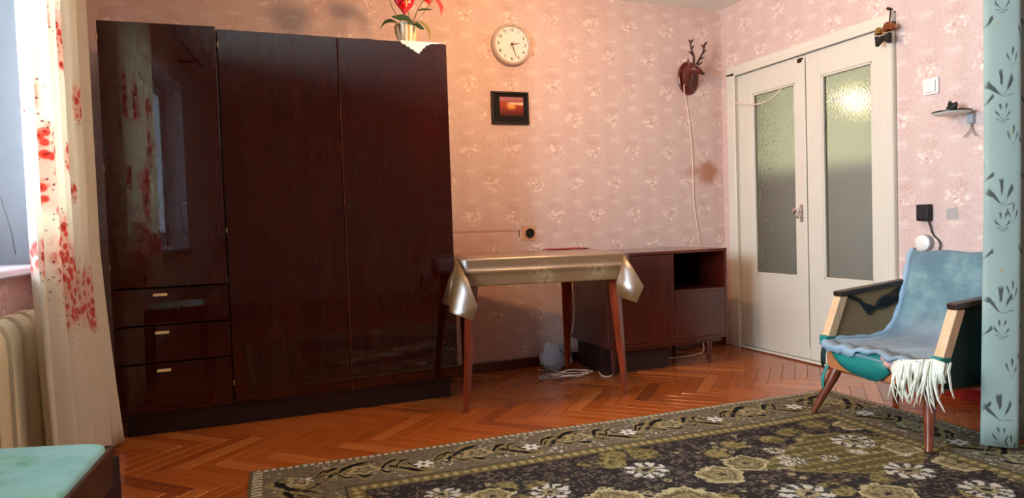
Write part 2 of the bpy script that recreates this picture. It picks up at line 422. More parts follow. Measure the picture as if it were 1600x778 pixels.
for k in range(3):
    a, b = ys[k]+.004, ys[k+1]-.004
    sh = MB().box(fx0+.01, fx1+.012, a, a+.05, WZ0+.06, WZ1-.06, .004).box(fx0+.01, fx1+.012, b-.05, b, WZ0+.06, WZ1-.06, .004).box(fx0+.01, fx1+.012, a, b, WZ0+.06, WZ0+.12, .004).box(fx0+.01, fx1+.012, a, b, WZ1-.12, WZ1-.06, .004)
    so = sh.build('sash', M_FRAME, win, smooth=False)
    MB().box(fx0+.028, fx0+.032, a+.045, b-.045, WZ0+.115, WZ1-.115).build('pane', M_WGLASS, so, smooth=False)
    MB().tube([(fx1+.012, b-.025, 1.45), (fx1+.03, b-.025, 1.45), (fx1+.034, b-.025, 1.38)], .006, 6).build('window_latch', M_DARKMETAL, so)
M_REVEAL = plain('reveal_plaster', (206, 208, 214), .8, .05)
M_REVEAL_SHADE = plain('reveal_backlit_shade', (128, 136, 148), .8, .1)  # far reveal: its backlit shade is painted in as a darker colour
MB().box(LW-.16, LW-.0005, WY1-.006, WY1-.0005, WZ0+.0005, WZ1-.0005).build('reveal', M_REVEAL_SHADE, win, smooth=False)
MB().box(LW-.16, LW-.0005, WY0+.0005, WY0+.006, WZ0+.0005, WZ1-.0005).build('reveal', M_REVEAL, win, smooth=False)
MB().box(LW-.16, LW-.0005, WY0+.0065, WY1-.0065, WZ1-.006, WZ1-.0005).build('reveal', M_REVEAL, win, smooth=False)
M_SILL = plain('sill_paint', (205, 206, 222), .35, .05)
sill = MB().box(LW-.155, LW+.002, WY0+.001, WY1-.001, WZ0-.028, WZ0, .002).box(LW+.001, LW+.065, WY0-.05, WY1+.03, WZ0-.03, WZ0, .006)
sill.build('window_sill', M_SILL, win, smooth=False)
# ------------------------------------------------------------------ rug
RWID, RLEN = 2.917, 2.02
def rug_material():
    m = Mat('rug_weave', .95); X, Y, Z = m.xyz()
    n1 = m.noise(m.vec(X, Y, 0.), 14., 3.)-.5; n2 = m.noise(m.vec(X, Y, 4.), 14., 3.)-.5
    fine = m.noise(m.vec(X, Y, 2.), 120., 2., .6)
    ex = RWID/2-X.abs(); ey = RLEN/2-Y.abs(); e = ex.min(ey)
    vert = (ey-ex).ramp(-.0005, .0005)                 # 1 where the side edge is the nearest
    t = m.mix(vert, m.vec(X, X, X), m.vec(Y, Y, Y)); t = S(m, t.k); sp = m.n('SeparateXYZ'); m.nt.links.new(t.k, sp.inputs[0]); t = S(m, sp.outputs[0])
    DK, GB, OL, YL, CR, WH = rgb(36, 32, 31), rgb(108, 95, 70), rgb(72, 64, 38), rgb(128, 114, 70), rgb(152, 138, 100), rgb(180, 172, 156)
    h1 = m.noise(m.vec(X, Y, 6.), 42., 2.)-.5; h2 = m.noise(m.vec(X, Y, 9.), 42., 2.)-.5
    Xw = X+n1*.035+h1*.012; Yw = Y+n2*.035+h2*.012
    cell = m.voro(m.vec(Xw, Yw, 0.), 17., 'DISTANCE_TO_EDGE'); net = cell.ramp(.10, .04)
    cell2 = m.voro(m.vec(Xw, Yw, 3.), 34., 'DISTANCE_TO_EDGE'); net2 = cell2.ramp(.12, .04)
    blot = m.noise(m.vec(X, Y, 12.), 6., 2.)
    # --- field ground: charcoal with small grey curls
    sw = m.voro(m.vec(Xw+h1*.02, Yw+h2*.02, 0.), 30.); ring = (sw-.40).abs().ramp(.16, .05)*m.noise(m.vec(X, Y, 15.), 50., 1.).ramp(.40, .50)
    c = m.mix(ring*.85+fine.ramp(.5, .7)*.12, DK, rgb(98, 84, 70))
    # --- olive cartouches with dotted rows
    wob = n1*.16+h1*.05
    cart = ((X.abs()-.78).abs()*.75+(Y-.20).abs()*1.25+wob).min((X.abs()*.8+(Y+.62).abs()*1.2+wob))
    rowv = (Y*19.+X*.5).frac(); rows = (rowv-.5+h1*.35).abs().ramp(.24, .12)*((X*27.+(Y*19.).floor()*.4+h2).frac()-.5).abs().ramp(.40, .24)
    inner = m.mix(net2*.55, OL, rgb(110, 98, 56)); inner = m.mix(rows*.95, inner, YL)
    spot = m.voro(m.vec(Xw, Yw, 1.), 7.); inner = m.mix(spot.ramp(.26, .20)*m.noise(m.vec(X, Y, 5.), 80., 1.).ramp(.42, .5), inner, WH)
    c = m.mix(cart.ramp(.34, .30), c, inner)
    c = m.mix((cart-.32).abs().ramp(.022, .008)*.5, c, YL)
    # --- scattered olive leaves on the field
    lv_ = m.voro(m.vec(Xw, Yw, 8.), 5.5); lm = lv_.ramp(.36, .32)*blot.ramp(.42, .47)
    c = m.mix(lm, c, m.mix(net.max(net2*.7), OL, YL))
    tn = m.voro(m.vec(Xw, Yw, 14.), 11.); c = m.mix(tn.ramp(.20, .14)*(1.-lm)*.8, c, m.mix(tn.ramp(.10, .06), CR, DK))
    # --- rosettes and flowers
    def ros(cx, cy, r, kind):
        nonlocal c
        dx = X-cx+n1*.05+h1*.022; dy = (Y-cy)*1.05+n2*.05+h2*.022; rr = (dx*dx+dy*dy).sqrt()/r; an = m.atan2(dy, dx)
        if kind == 0:      # white toothed rosette
            tooth = ((an*9.+h1*9.).sin()+h2*2.5).ramp(-.5, .2)
            body = (rr+h2*.35).ramp(1.0, .9); c = m.mix(body, c, m.mix(tooth*rr.ramp(.36, .52), rgb(58, 56, 54), WH))
            c = m.mix((rr+h1*.3).ramp(.5, .40), c, m.mix(net2, rgb(104, 96, 76), CR)); c = m.mix(rr.ramp(.2, .12), c, DK)
        else:              # beige flower, paler outline
            lob = rr-(an*5.+kind).sin()*.06+h2*.5
            c = m.mix(lob.ramp(1.0, .9), c, m.mix(net2*.8, rgb(104, 92, 56) if kind == 2 else rgb(120, 106, 70), CR))
            c = m.mix((lob-.62).abs().ramp(.10, .04)*.7, c, rgb(70, 62, 44)); c = m.mix((lob-.94).abs().ramp(.10, .04)*.85, c, rgb(172, 160, 122))
            c = m.mix(lob.ramp(.48, .38), c, rgb(96, 88, 62)); c = m.mix((lob-.30).abs().ramp(.08, .03)*.7, c, CR); c = m.mix(lob.ramp(.16, .10), c, DK)
    for px, py, r, k in ((1010, 735, .088, 0), (1127, 742, .085, 1), (1075, 784, .12, 2), (960, 784, .11, 1), (1333, 689, .088, 0), (1330, 664, .075, 1), (1262, 772, .09, 0), (1165, 724, .08, 2), (1420, 735, .09, 0),
                         (1500, 722, .085, 1), (1540, 765, .085, 0), (1388, 771, .09, 1), (1410, 700, .07, 1), (860, 768, .075, 0), (770, 775, .075, 1), (690, 773, .07, 0), (1590, 740, .07, 1), (1210, 704, .04, 0), (1295, 716, .035, 0), (1245, 720, .035, 0)):
        q = RUGI @ fl(px, py, .01); ros(q.x, q.y, r, k)
    # --- border
    P = .46; k2 = 2*PI/P; eb = e-.195+n2*.03+h2*.012
    ph = t*k2+n1*.5
    b = m.mix(fine.ramp(.3, .75), rgb(80, 71, 58), rgb(106, 95, 78))
    b = m.mix(net2*.35, b, rgb(132, 122, 98))
    spk = m.voro(m.vec(X, Y, 3.), 42.); b = m.mix(spk.ramp(.34, .18)*(m.noise(m.vec(X, Y, 8.), 9., 1.)).ramp(.42, .56), b, rgb(186, 180, 166))
    for amp, off, fr, wd in ((.085, 0., 1., .020), (-.065, 1.3, 2., .016), (.055, 2.6, 3., .012)):
        w = (eb-(ph*fr+off).sin()*amp).abs(); gate = ((ph*fr*2.+off*2.).sin()+h1*2.5+.45).ramp(-.35, .1)
        b = m.mix((w-wd*1.6).abs().ramp(wd*.8, wd*.3)*gate*.9, b, YL)
        b = m.mix((w+h2*.012).ramp(wd, wd*.6)*gate, b, rgb(14, 13, 13))
    ft = (t/P+.25).frac()*P-P/2; fe = eb-.02; fr_ = (ft*ft+fe*fe).sqrt(); fa = m.atan2(fe, ft)
    fl_ = fr_-(fa*6.).sin()*.009+h1*.012
    b = m.mix(fl_.ramp(.036, .030), b, rgb(200, 195, 188)); b = m.mix(fr_.ramp(.012, .008), b, OL)
    ft = (t/P+.75).frac()*P-P/2; fe = eb+.01; fr_ = (ft*ft+fe*fe*1.6).sqrt(); fl_ = fr_-(m.atan2(fe, ft)*5.).sin()*.010+h1*.02
    b = m.mix(fl_.ramp(.056, .05)*.8, b, rgb(140, 128, 92)); b = m.mix((fl_-.052).abs().ramp(.012, .005), b, CR); b = m.mix((fl_-.026).abs().ramp(.010, .004)*.8, b, rgb(40, 38, 36))
    # inner yellow guard stripe and outer dotted guard
    yw = m.mix((((t*26.).frac()-.5).abs()*2.+((e-.372)*38.).abs()+h1).ramp(1.0, .5), rgb(98, 86, 52), rgb(150, 136, 92))
    yw = m.mix(fine.ramp(.5, .8)*.5, yw, rgb(88, 78, 46))
    b = m.mix(e.ramp(.338, .342), b, yw)
    og = m.mix((((t*34.).frac()-.5).abs()*2.+h1*1.2).ramp(.75, .45), rgb(92, 86, 66), rgb(176, 168, 142))
    b = m.mix(e.ramp(.052, .048), b, og)
    b = m.mix(e.ramp(.016, .012), b, rgb(92, 80, 56))
    b = m.mix((e-.338).abs().ramp(.005, .003)*.8, b, DK); b = m.mix((e-.405).abs().ramp(.006, .003)*.8, b, DK)
    c = m.mix(e.ramp(.408, .406), c, b)
    m.color(c); m.set('Specular IOR Level', .15)
    m.bump(fine, .002); return m.mat
ra = math.atan2(2.736-2.834, 2.866+.05)
ux, uy = Vector((math.cos(ra), math.sin(ra), 0)), Vector((-math.sin(ra), math.cos(ra), 0))
rc = Vector((-.05, 2.834, 0))+ux*RWID/2-uy*RLEN/2
RUGM = Matrix.Translation(rc) @ Matrix.Rotation(ra, 4, 'Z'); RUGI = RUGM.inverted()
def rugf(u, v):
    x, y = (u-.5)*RWID, (v-.5)*RLEN
    ed = min(1, min(RWID/2-abs(x), RLEN/2-abs(y))/.02)
    return (x, y, .004+.007*math.sqrt(max(0, ed))+.0012*math.sin(x*5+y*3))
rg = MB(); rg.grid(rugf, 90, 62); rg.uv = None
n0 = len(rg.v); nu = 91
bd_idx = [i for i in range(nu)]+[j*nu+90 for j in range(1, 63)]+[62*nu+i for i in range(89, -1, -1)]+[j*nu for j in range(61, 0, -1)]
low = [(rg.v[i][0], rg.v[i][1], .0005) for i in bd_idx]; rg.v += low
for k in range(len(bd_idx)):
    k2 = (k+1) % len(bd_idx); rg.f.append((bd_idx[k], n0+k, n0+k2, bd_idx[k2]))
rug = rg.build('rug', rug_material()); rug.location = rc; rug.rotation_euler = (0, 0, ra)
tag(rug, 'large oriental rug with olive floral border and dark field on parquet floor', 'rug')

# ------------------------------------------------------------------ wardrobe
M_WARD = wood('lacquered_mahogany', (41, 7, 3), (49, 9, 4), .3, 2, 1., 1., .01, 9., .05)
M_WARDD = wood('wardrobe_dark', (26, 9, 7), (40, 14, 10), .5, 2)
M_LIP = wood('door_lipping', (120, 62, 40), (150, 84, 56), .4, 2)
M_CREAM = plain('cream_plastic', (226, 206, 150), .35)
M_BRASS = Mat('brass', .3, rgb(190, 150, 100), Metallic=1.).mat
M_BLACK = plain('black_matte', (14, 13, 14), .6)
WX, WYF, WH_, WD = .205, 3.55, 1.942, .50; hw = .826
wd = thing('wardrobe', 'large glossy dark red-brown three-section wardrobe standing against the wallpapered wall', 'wardrobe', (WX, WYF, 0))
zb = .105
MB().box(-hw, -hw+.02, .020, WD, zb, WH_, .002).build('side_panel', M_WARD, wd, smooth=False)
MB().box(hw-.02, hw, .020, WD, zb, WH_, .002).build('side_panel', M_WARD, wd, smooth=False)
MB().box(-hw+.0205, hw-.0205, .022, WD-.01, WH_-.02, WH_-.0005, .001).build('top_panel', M_WARD, wd, smooth=False)
MB().box(-hw+.0205, hw-.0205, .022, WD-.01, zb, zb+.02, .001).build('bottom_panel', M_WARDD, wd, smooth=False)
MB().box(-hw+.0205, hw-.0205, WD-.012, WD-.002, zb+.02, WH_-.02).build('back_panel', M_WARDD, wd, smooth=False)
MB().box(-hw+.03, hw-.03, .055, WD-.03, 0, zb-.0005, .002).build('plinth', M_WARDD, wd, smooth=False)
x1, x2 = -.118-WX, .452-WX
for xx in (x1, x2): MB().box(xx-.009, xx+.009, .024, WD-.013, zb+.021, WH_-.021).build('partition', M_WARDD, wd, smooth=False)
def wdoor(xa, xb, za, zb_, hinge_left, ajar=0):
    """door hinged on one side; origin at the hinge"""
    w = xb-xa; hx = xa if hinge_left else xb
    e = MB(); e.box(0 if hinge_left else -w, w if hinge_left else 0, 0, .018, za, zb_, .0025)
    d = e.build('door', M_WARD, wd, smooth=False); d.location = (hx, 0, 0); d.rotation_euler = (0, 0, -ajar if hinge_left else ajar)
    kx = (w-.022) if hinge_left else -(w-.022)
    k = MB().lathe([(.0075, 0), (.0075, .002), (.005, .003), (.0049, .0008), (.001, .0008)], 12, (kx, 0, 1.075), Matrix.Rotation(PI/2, 3, 'X')).build('keyhole', M_BLACK, d)
    for hz in ((za+.10, (za+zb_)/2-.06, zb_-.075)):
        MB().tube([(0, -.001, hz-.012), (0, -.001, hz+.012)], .004, 8).build('hinge', M_BRASS, d)
    return d
d1 = wdoor(-hw+.001, x1-.003, .712, WH_+.002, True, math.radians(3.2))
d2 = wdoor(x1+.003, x2-.003, .118, WH_-.002, True)
d3 = wdoor(x2+.003, hw-.001, .118, WH_-.002, False)
w3 = (hw-.001)-(x2+.003)
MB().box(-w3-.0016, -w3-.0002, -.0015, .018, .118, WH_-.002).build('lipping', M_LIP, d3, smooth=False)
for za, zb2 in ((.532, .706), (.352, .526), (.118, .346)):
    dr = MB().box(-hw+.001, x1-.003, 0, .018, za, zb2, .0025).build('drawer', M_WARD, wd, smooth=False)
    hz = zb2-.032; hxx = -.417-WX
    MB().box(hxx-.030, hxx+.030, -.013, -.001, hz-.0065, hz+.0065, .003, 2).build('handle', M_CREAM, dr)

# ------------------------------------------------------------------ things on top of the wardrobe
M_LINEN = plain('white_linen', (250, 248, 244), .8, .02)
dl = MB(); TZ = WH_+.0012
top = [(.775, 3.552), (.885, 3.73), (1.005, 3.60), (1.012, 3.551)]
tri = [(.775, 1.944), (.79, 1.925), (.803, 1.926), (.811, 1.914), (.824, 1.914), (.832, 1.902), (.844, 1.902), (.852, 1.892), (.866, 1.885), (.878, 1.879), (.884, 1.892), (.893, 1.897), (.897, 1.908), (.908, 1.912), (.916, 1.925), (.932, 1.929), (.945, 1.937), (.975, 1.938), (1.012, 1.944)]
dl.prism([(x, y, TZ) for x, y in top], (0, 0, .002)); dl.prism([(x, 3.5478, z) for x, z in tri], (0, -.0018, 0)); dl.prism([(.775, 3.548, TZ), (1.012, 3.548, TZ), (1.012, 3.5522, TZ), (.775, 3.5522, TZ)], (0, 0, .002))
doily = dl.build('doily', M_LINEN, smooth=False); tag(doily, 'small white linen doily hanging over the wardrobe front under the pot', 'doily')
sauc = MB().lathe([(.018, 0), (.022, .001), (.038, .006), (.037, .0075), (.020, .003), (.001, .003)], 24).build('saucer', M_LINEN)
sauc.location = (.617, 3.60, WH_+.0002); tag(sauc, 'small white dish lying alone on the wardrobe top', 'dish')
pm = Mat('gold_striped_glaze', .15, Coat_Weight=1.); qx, qy, qz = pm.xyz(); pa = pm.atan2(qy, qx)
pm.color(pm.mix(((pa*13.).sin()+pm.noise(pm.vec(pa, qz*2.), 6., 2.)*1.2).ramp(-.1, 1.0), rgb(196, 168, 96), rgb(246, 238, 214))); M_POT = pm.mat
PX, PY, PZ = .832, 3.625, TZ+.0025
pot = thing('potted_anthurium', 'red anthurium with dark green leaves in a striped gold pot on the wardrobe', 'plant', (PX, PY, PZ))
MB().lathe([(.001, 0), (.046, 0), (.048, .004), (.060, .098), (.062, .104), (.058, .104), (.055, .096), (.05, .088), (.001, .088)], 32).build('pot', M_POT, pot)
M_SOIL = plain('soil', (40, 26, 18), .95)
MB().lathe([(.001, .082), (.054, .0885), (.04, .0925), (.001, .094)], 20).build('soil', M_SOIL, pot)
M_LEAF = plain('leaf_green', (22, 62, 26), .3, .25, 30.); M_LEAFO = plain('leaf_olive', (132, 124, 62), .4, .2, 30.); M_LEAFG = plain('leaf_dry', (112, 92, 70), .5, .2, 30.)
M_RED = plain('spathe_red', (196, 6, 22), .2, .12, 30., Coat_Weight=.5); M_REDP = plain('petal_pale_red', (214, 58, 52), .4, .25, 60.); M_STEM = plain('stem_green', (120, 112, 70), .5); M_SPADIX = plain('spadix', (230, 190, 110), .5)
def leafmesh(path, widths, side, curl=.2):
    """blade along a 3-D path; side = sideways direction"""
    p = smooth_path(path, 4); n = len(p); side = Vector(side).normalized(); mb = MB(); vs = []; fs = []
    for i, c in enumerate(p):
        t = i/(n-1); k = t*(len(widths)-1); a = int(min(k, len(widths)-2)); w = widths[a]+(widths[a+1]-widths[a])*(k-a)
        tan = (p[min(i+1, n-1)]-p[max(i-1, 0)]).normalized(); nm = side.cross(tan).normalized()
        for q in (-1, -.5, 0, .5, 1): vs.append(c+side*w*q+nm*curl*w*(q*q))
    for i in range(n-1):
        for q in range(4): fs.append((i*5+q, i*5+q+1, i*5+q+6, i*5+q+5))
    return mb.add(vs, fs)
def pp(px, py, y): return at(px, py, 1, y)-Vector((PX, PY, PZ))
LF = [([(621, 36), (610, 33), (601, 36), (594, 45)], 3.60, [.004, .018, .016, .002], (0.1, .55, .6), M_LEAF),
      ([(648, 39), (636, 30), (625, 28), (612, 26)], 3.56, [.004, .020, .022, .003], (.2, .4, .8), M_LEAF),
      ([(646, 37), (652, 38), (658, 42), (663, 46)], 3.57, [.004, .018, .017, .002], (.3, .5, .8), M_LEAF),
      ([(644, 36), (655, 33), (664, 38), (671, 48), (671, 62)], 3.60, [.004, .013, .013, .011, .003], (.8, .5, .3), M_LEAFO),
      ([(628, 36), (619, 39), (619, 50), (622, 62)], 3.585, [.004, .008, .008, .004], (.8, -.2, .1), M_LEAFG),
      ([(652, 17), (660, 14), (668, 14), (676, 15)], 3.62, [.002, .012, .010, .001], (.1, .7, .6), M_LEAF)]
for pts, yy, wds, sd, mt in LF:
    n = len(pts); leafmesh([pp(x, y, yy+(.01 if i == 0 else -.012*i)) for i, (x, y) in enumerate(pts)], wds, sd).build('leaf', mt, pot, solid=.0012)
def spathe(c, w, h, yaw, tilt, mt):
    """heart-shaped bract hanging tip down"""
    mb = MB(); n = 28; ring = []
    for k in range(n):
        a = 2*PI*k/n; x = 16*math.sin(a)**3/17; z = (13*math.cos(a)-5*math.cos(2*a)-2*math.cos(3*a)-math.cos(4*a))/17
        ring.append((x, z))
    vs = [(0, 0, 0)]; fs = []
    for s_ in (.35, .7, 1.):
        for x, z in ring: vs.append((x*w*s_, -.012*(1-s_)+.010*s_*s_*x*x, z*h*s_))
    for k in range(n): fs.append((0, 1+k, 1+(k+1) % n))
    for r in range(2):
        for k in range(n): fs.append((1+r*n+k, 1+(r+1)*n+k, 1+(r+1)*n+(k+1) % n, 1+r*n+(k+1) % n))
    M = Matrix.Translation(c) @ Matrix.Rotation(yaw, 4, 'Z') @ Matrix.Rotation(tilt, 4, 'X')
    mb.add([M @ Vector(v) for v in vs], fs); o = mb.build('flower', mt, pot, solid=.0015)
    MB().tube([M @ Vector((0, -.014, .02)), M @ Vector((0, -.030, .0)), M @ Vector((0, -.036, -.025))], [.005, .005, .003], 8).build('spadix', M_SPADIX, o)
    return o
c1, c2 = pp(632, 4, 3.56), pp(667, -2, 3.60)
spathe(c1, .060, .072, .1, .15, M_RED); spathe(c2, .046, .050, .5, -.5, M_RED)
leafmesh([pp(679, -4, 3.60), pp(685, 2, 3.595), pp(690, 12, 3.59), pp(689, 25, 3.59)], [.004, .014, .012, .001], (1, .2, .3)).build('petal', M_REDP, pot, solid=.001)
for a, b, c in (((636, 42, 3.62), (639, 25, 3.60), (634, 4, 3.575)), ((642, 42, 3.62), (650, 20, 3.61), (666, -6, 3.61)), ((645, 42, 3.62), (660, 22, 3.62), (679, -4, 3.605)), ((632, 42, 3.62), (612, 10, 3.62), (610, -8, 3.62)), ((645, 42, 3.62), (652, 17, 3.62), (656, 15, 3.62))):
    MB().tube(smooth_path([pp(*a), pp(*b), pp(*c)], 5), .0022, 6).build('stem', M_STEM, pot)
# ------------------------------------------------------------------ wall clock
M_RIM = plain('clock_rim', (196, 178, 164), .3, .05); M_FACE = plain('clock_face', (246, 236, 230), .5, .02)
clk = thing('wall_clock', 'round white wall clock with pale grey rim above the framed picture', 'clock', (1.621, BW-.0005, 2.113)); clk.rotation_euler = (0, math.radians(1.5), 0)
RX = Matrix.Rotation(PI/2, 3, 'X')                     # turn about z -> axis towards the room (-y)
MB().lathe([(.001, 0), (.126, 0), (.133, .006), (.134, .030), (.130, .040), (.122, .044), (.116, .041), (.114, .030), (.001, .030)], 48, M=RX).build('rim', M_RIM, clk)
MB().lathe([(.001, .0302), (.1135, .0302), (.1135, .0315), (.001, .0315)], 48, M=RX).build('dial', M_FACE, clk)
def text_mesh(txt, size):
    cu = bpy.data.curves.new('numeral', 'FONT'); cu.body = txt; cu.size = size; cu.align_x = 'CENTER'; cu.align_y = 'CENTER'; cu.extrude = .0004; cu.offset = .0006
    to = bpy.data.objects.new('numeral_tmp', cu); COL.objects.link(to)
    dg = bpy.context.evaluated_depsgraph_get(); me = bpy.data.meshes.new_from_object(to.evaluated_get(dg)); bpy.data.objects.remove(to); return me
M_INK = plain('ink', (52, 46, 46), .6)
for h in range(1, 13):
    a = 2*PI*h/12; me = text_mesh(str(h), .027); me.name = 'numeral'; me.materials.clear(); me.materials.append(M_INK)
    o = obj('numeral', me, clk); o.location = (.093*math.sin(a), -.0322, .093*math.cos(a)); o.rotation_euler = (PI/2, 0, 0)
def hand(name, deg, ln, w, back, y, mat=M_INK):
    a = math.radians(deg); d = Vector((math.sin(a), 0, math.cos(a))); s_ = Vector((math.cos(a), 0, -math.sin(a))); o = Vector((0, y, 0))
    MB().prism([o-d*back-s_*w*.8, o-d*back+s_*w*.8, o+d*ln*.3+s_*w, o+d*ln+s_*w*.3, o+d*ln-s_*w*.3, o+d*ln*.3-s_*w], (0, -.0012, 0)).build(name, mat, clk, smooth=False)
hand('hour_hand', 78, .056, .0034, .012, -.034); hand('minute_hand', 160, .090, .0026, .014, -.0365); hand('second_hand', 214, .036, .0014, .026, -.039)
MB().lathe([(.006, .034), (.006, .042), (.001, .043)], 12, M=RX).build('hand_hub', M_INK, clk)

# ------------------------------------------------------------------ framed sunset
M_FBLK = plain('black_frame', (18, 12, 12), .5, .1)
pic = thing('framed_picture', 'small framed sunset picture with black border below the clock', 'picture', (1.603, BW-.0005, 1.708))
fw, fh = .130, .1045
fm = MB()
for a, b, c, d in ((-fw, -fw+.014, -fh, fh), (fw-.014, fw, -fh, fh), (-fw, fw, -fh, -fh+.014), (-fw, fw, fh-.014, fh)): fm.box(a, b, -.020, -.001, c, d, .003)
fm.build('frame', M_FBLK, pic, smooth=False)
MB().box(-fw+.012, fw-.012, -.010, -.002, -fh+.012, fh-.012).build('mat_board', plain('black_mat', (16, 11, 12), .9), pic, smooth=False)
sm = Mat('sunset_print', .3); sx, sy, sz = sm.xyz(); nn = sm.noise(sm.vec(sx, sz*2.5, 0.), 28., 4.)
dsun = ((sx-.008)*(sx-.008)+(sz-.012)*(sz-.012)*2.).sqrt()
cc = sm.mix((sz+nn*.03).ramp(-.05, .05), rgb(60, 10, 10), rgb(170, 60, 32)); cc = sm.mix((dsun+nn*.02-.01).ramp(.045, .008), cc, rgb(250, 170, 80))
cc = sm.mix((sz-.030+nn*.02-.008).abs().ramp(.012, .004)*sx.ramp(-.03, .02), cc, rgb(252, 214, 180)); cc = sm.mix((sz+nn*.02).ramp(.045, .062), cc, rgb(176, 110, 120))
sm.color(cc)
MB().box(-.072, .092, -.0115, -.0102, -.052, .070).build('print', sm.mat, pic, smooth=False)

# ------------------------------------------------------------------ deer head
M_DEER = plain('deer_brown', (92, 34, 22), .4, .2, 20.); M_PLAQ = wood('plaque_wood', (78, 18, 12), (110, 30, 18), .3, 2); M_ANT = plain('antler_brown', (66, 38, 30), .5, .2, 30.)
dpt = Vector((2.998, BW-.0005, 1.965))
deer = thing('deer_trophy', 'carved brown deer head with antlers on an oval plaque near the door', 'wall ornament', dpt)
MB().lathe([(.001, 0), (.9, 0), (1.0, .05), (1.0, .12), (.92, .2), (.001, .2)], 32, M=Matrix(((.088, 0, 0), (0, 0, -.09), (0, .120, 0)))).build('plaque', M_PLAQ, deer)
def dd(px, py, y): return at(px, py, 1, y)-dpt
def ering(c, t, rx, rz, n=12):
    t = Vector(t).normalized(); a = t.cross(Vector((0, 0, 1))).normalized(); b = a.cross(t)
    return [Vector(c)+a*math.cos(2*PI*k/n)*rx+b*math.sin(2*PI*k/n)*rz for k in range(n)]
hd = MB(); N0, N1, N2, N3, N4, N5, N6 = dd(1073, 128, 4.08), dd(1074, 121, 4.03), dd(1077, 111, 3.985), dd(1081, 105, 3.955), dd(1087, 108, 3.935), dd(1094, 112, 3.915), dd(1099, 114, 3.905)
hd.loft([ering(N0, (0, -1, .1), .052, .066), ering(N1, (0, -1, .4), .042, .055), ering(N2, (.1, -.8, .5), .036, .045), ering(N3, (.8, -.6, .1), .032, .040), ering(N4, (.8, -.5, -.25), .027, .031), ering(N5, (.8, -.5, -.3), .018, .021), ering(N6, (.8, -.5, -.3), .011, .012)])
hd.build('head', M_DEER, deer, sub=1)
MB().blob(dd(1099, 115, 3.900), .011, .010, .009, 10, 6).build('nose', M_BLACK, deer)
for px, yy in ((1088.5, 3.905), (1080, 3.915)): MB().blob(dd(px, 104.5, yy+.012), .006, .005, .006, 8, 6).build('eye', M_BLACK, deer)
for base, tip in ((dd(1076, 103, 3.97), dd(1075, 89, 3.965)), (dd(1092, 101, 4.0), dd(1098, 96, 4.03))):
    MB().tube([base, base+(tip-base)*.45, tip], [.010, .014, .002], 8, 1, .45).build('ear', M_DEER, deer)
def antler(main, tines):
    mb = MB(); n = len(main)*4-3; p = smooth_path(main, 4); mb.tube(p, [.0095-.005*i/(len(p)-1) for i in range(len(p))], 8)
    for b, t in tines: mb.tube([b, b+(t-b)*.55+Vector((0, -.004, .003)), t], [.0075, .006, .002], 6)
    mb.build('antler', M_ANT, deer)
antler([dd(1084, 100, 3.955), dd(1084, 88, 3.95), dd(1080, 76, 3.95), dd(1079, 64, 3.955)], [(dd(1083, 86, 3.95), dd(1074, 80, 3.94)), (dd(1080, 77, 3.95), dd(1085, 71, 3.945)), (dd(1079, 67, 3.955), dd(1075, 62, 3.95)), (dd(1079, 67, 3.955), dd(1084, 61, 3.96))])
antler([dd(1089, 100, 3.965), dd(1094, 90, 3.965), dd(1099, 80, 3.97), dd(1101, 68, 3.975)], [(dd(1092, 94, 3.965), dd(1101, 89, 3.955)), (dd(1097, 84, 3.97), dd(1104, 78, 3.96)), (dd(1100, 75, 3.97), dd(1095, 70, 3.96)), (dd(1101, 70, 3.975), dd(1105, 65, 3.98))])

# ------------------------------------------------------------------ cords on the walls
M_CORD = plain('white_cord', (236, 214, 196), .5, .03); M_CORDG = plain('grey_cord', (150, 142, 132), .5, .05); M_CORDD = plain('dark_cord', (58, 60, 62), .5, .05)
def cord(name, label, pts, r, mat, n=6, k=6):
    o = MB().tube(smooth_path(pts, k), r, n).build(name, mat); return tag(o, label, 'cord')
yw = BW-.006
cord('white_cord', 'thin white cord running down the wall from the deer head to the sideboard', [at(1073, 117, 1, 4.055), at(1070, 121, 1, 4.055), at(1069, 140, 1, 4.066)]+[at(x, y, 1, yw) for x, y in ((1072, 158), (1077, 190), (1081, 230), (1083, 275), (1084, 310), (1088, 345), (1094, 381))], .0042, M_CORD)
xd = RW-.048
cord('drooping_cord', 'thin white cord drooping from the deer head across the door top', [at(1099, 123, 1, yw), at(1108, 133, 1, yw), at(1120, 147, 1, yw), at(1130, 154, 1, yw)]+[at(x, y, 0, xd) for x, y in ((1146, 160), (1160, 162), (1180, 163), (1198, 158), (1212, 148), (1221, 138))], .0042, M_CORD)

# ------------------------------------------------------------------ open junction box in the back wall
M_PLAST = plain('torn_plaster', (214, 168, 132), .9, .15, 40.)
jb = thing('junction_box', 'open round junction box hole in torn plaster above the table', 'junction box', (1.716, BW-.0004, .889))
ring = MB(); R0 = [(-.058, -.050), (-.02, -.046), (.03, -.052), (.048, -.040), (.044, .01), (.050, .042), (.01, .048), (-.03, .044), (-.052, .050), (-.049, .01)]
ring.prism([(x, 0, z) for x, z in R0], (0, -.003, 0)); ring.build('torn_patch', M_PLAST, jb, smooth=False)
MB().lathe([(.030, .003), (.033, .006), (.033, .010), (.0285, .011), (.027, .009), (.0265, .0035), (.001, .0034)], 7, M=RX).build('cup', M_BLACK, jb, smooth=False)
MB().box(-.078, -.073, -.002, 0, -.022, .022).build('slit', M_BLACK, jb, smooth=False)

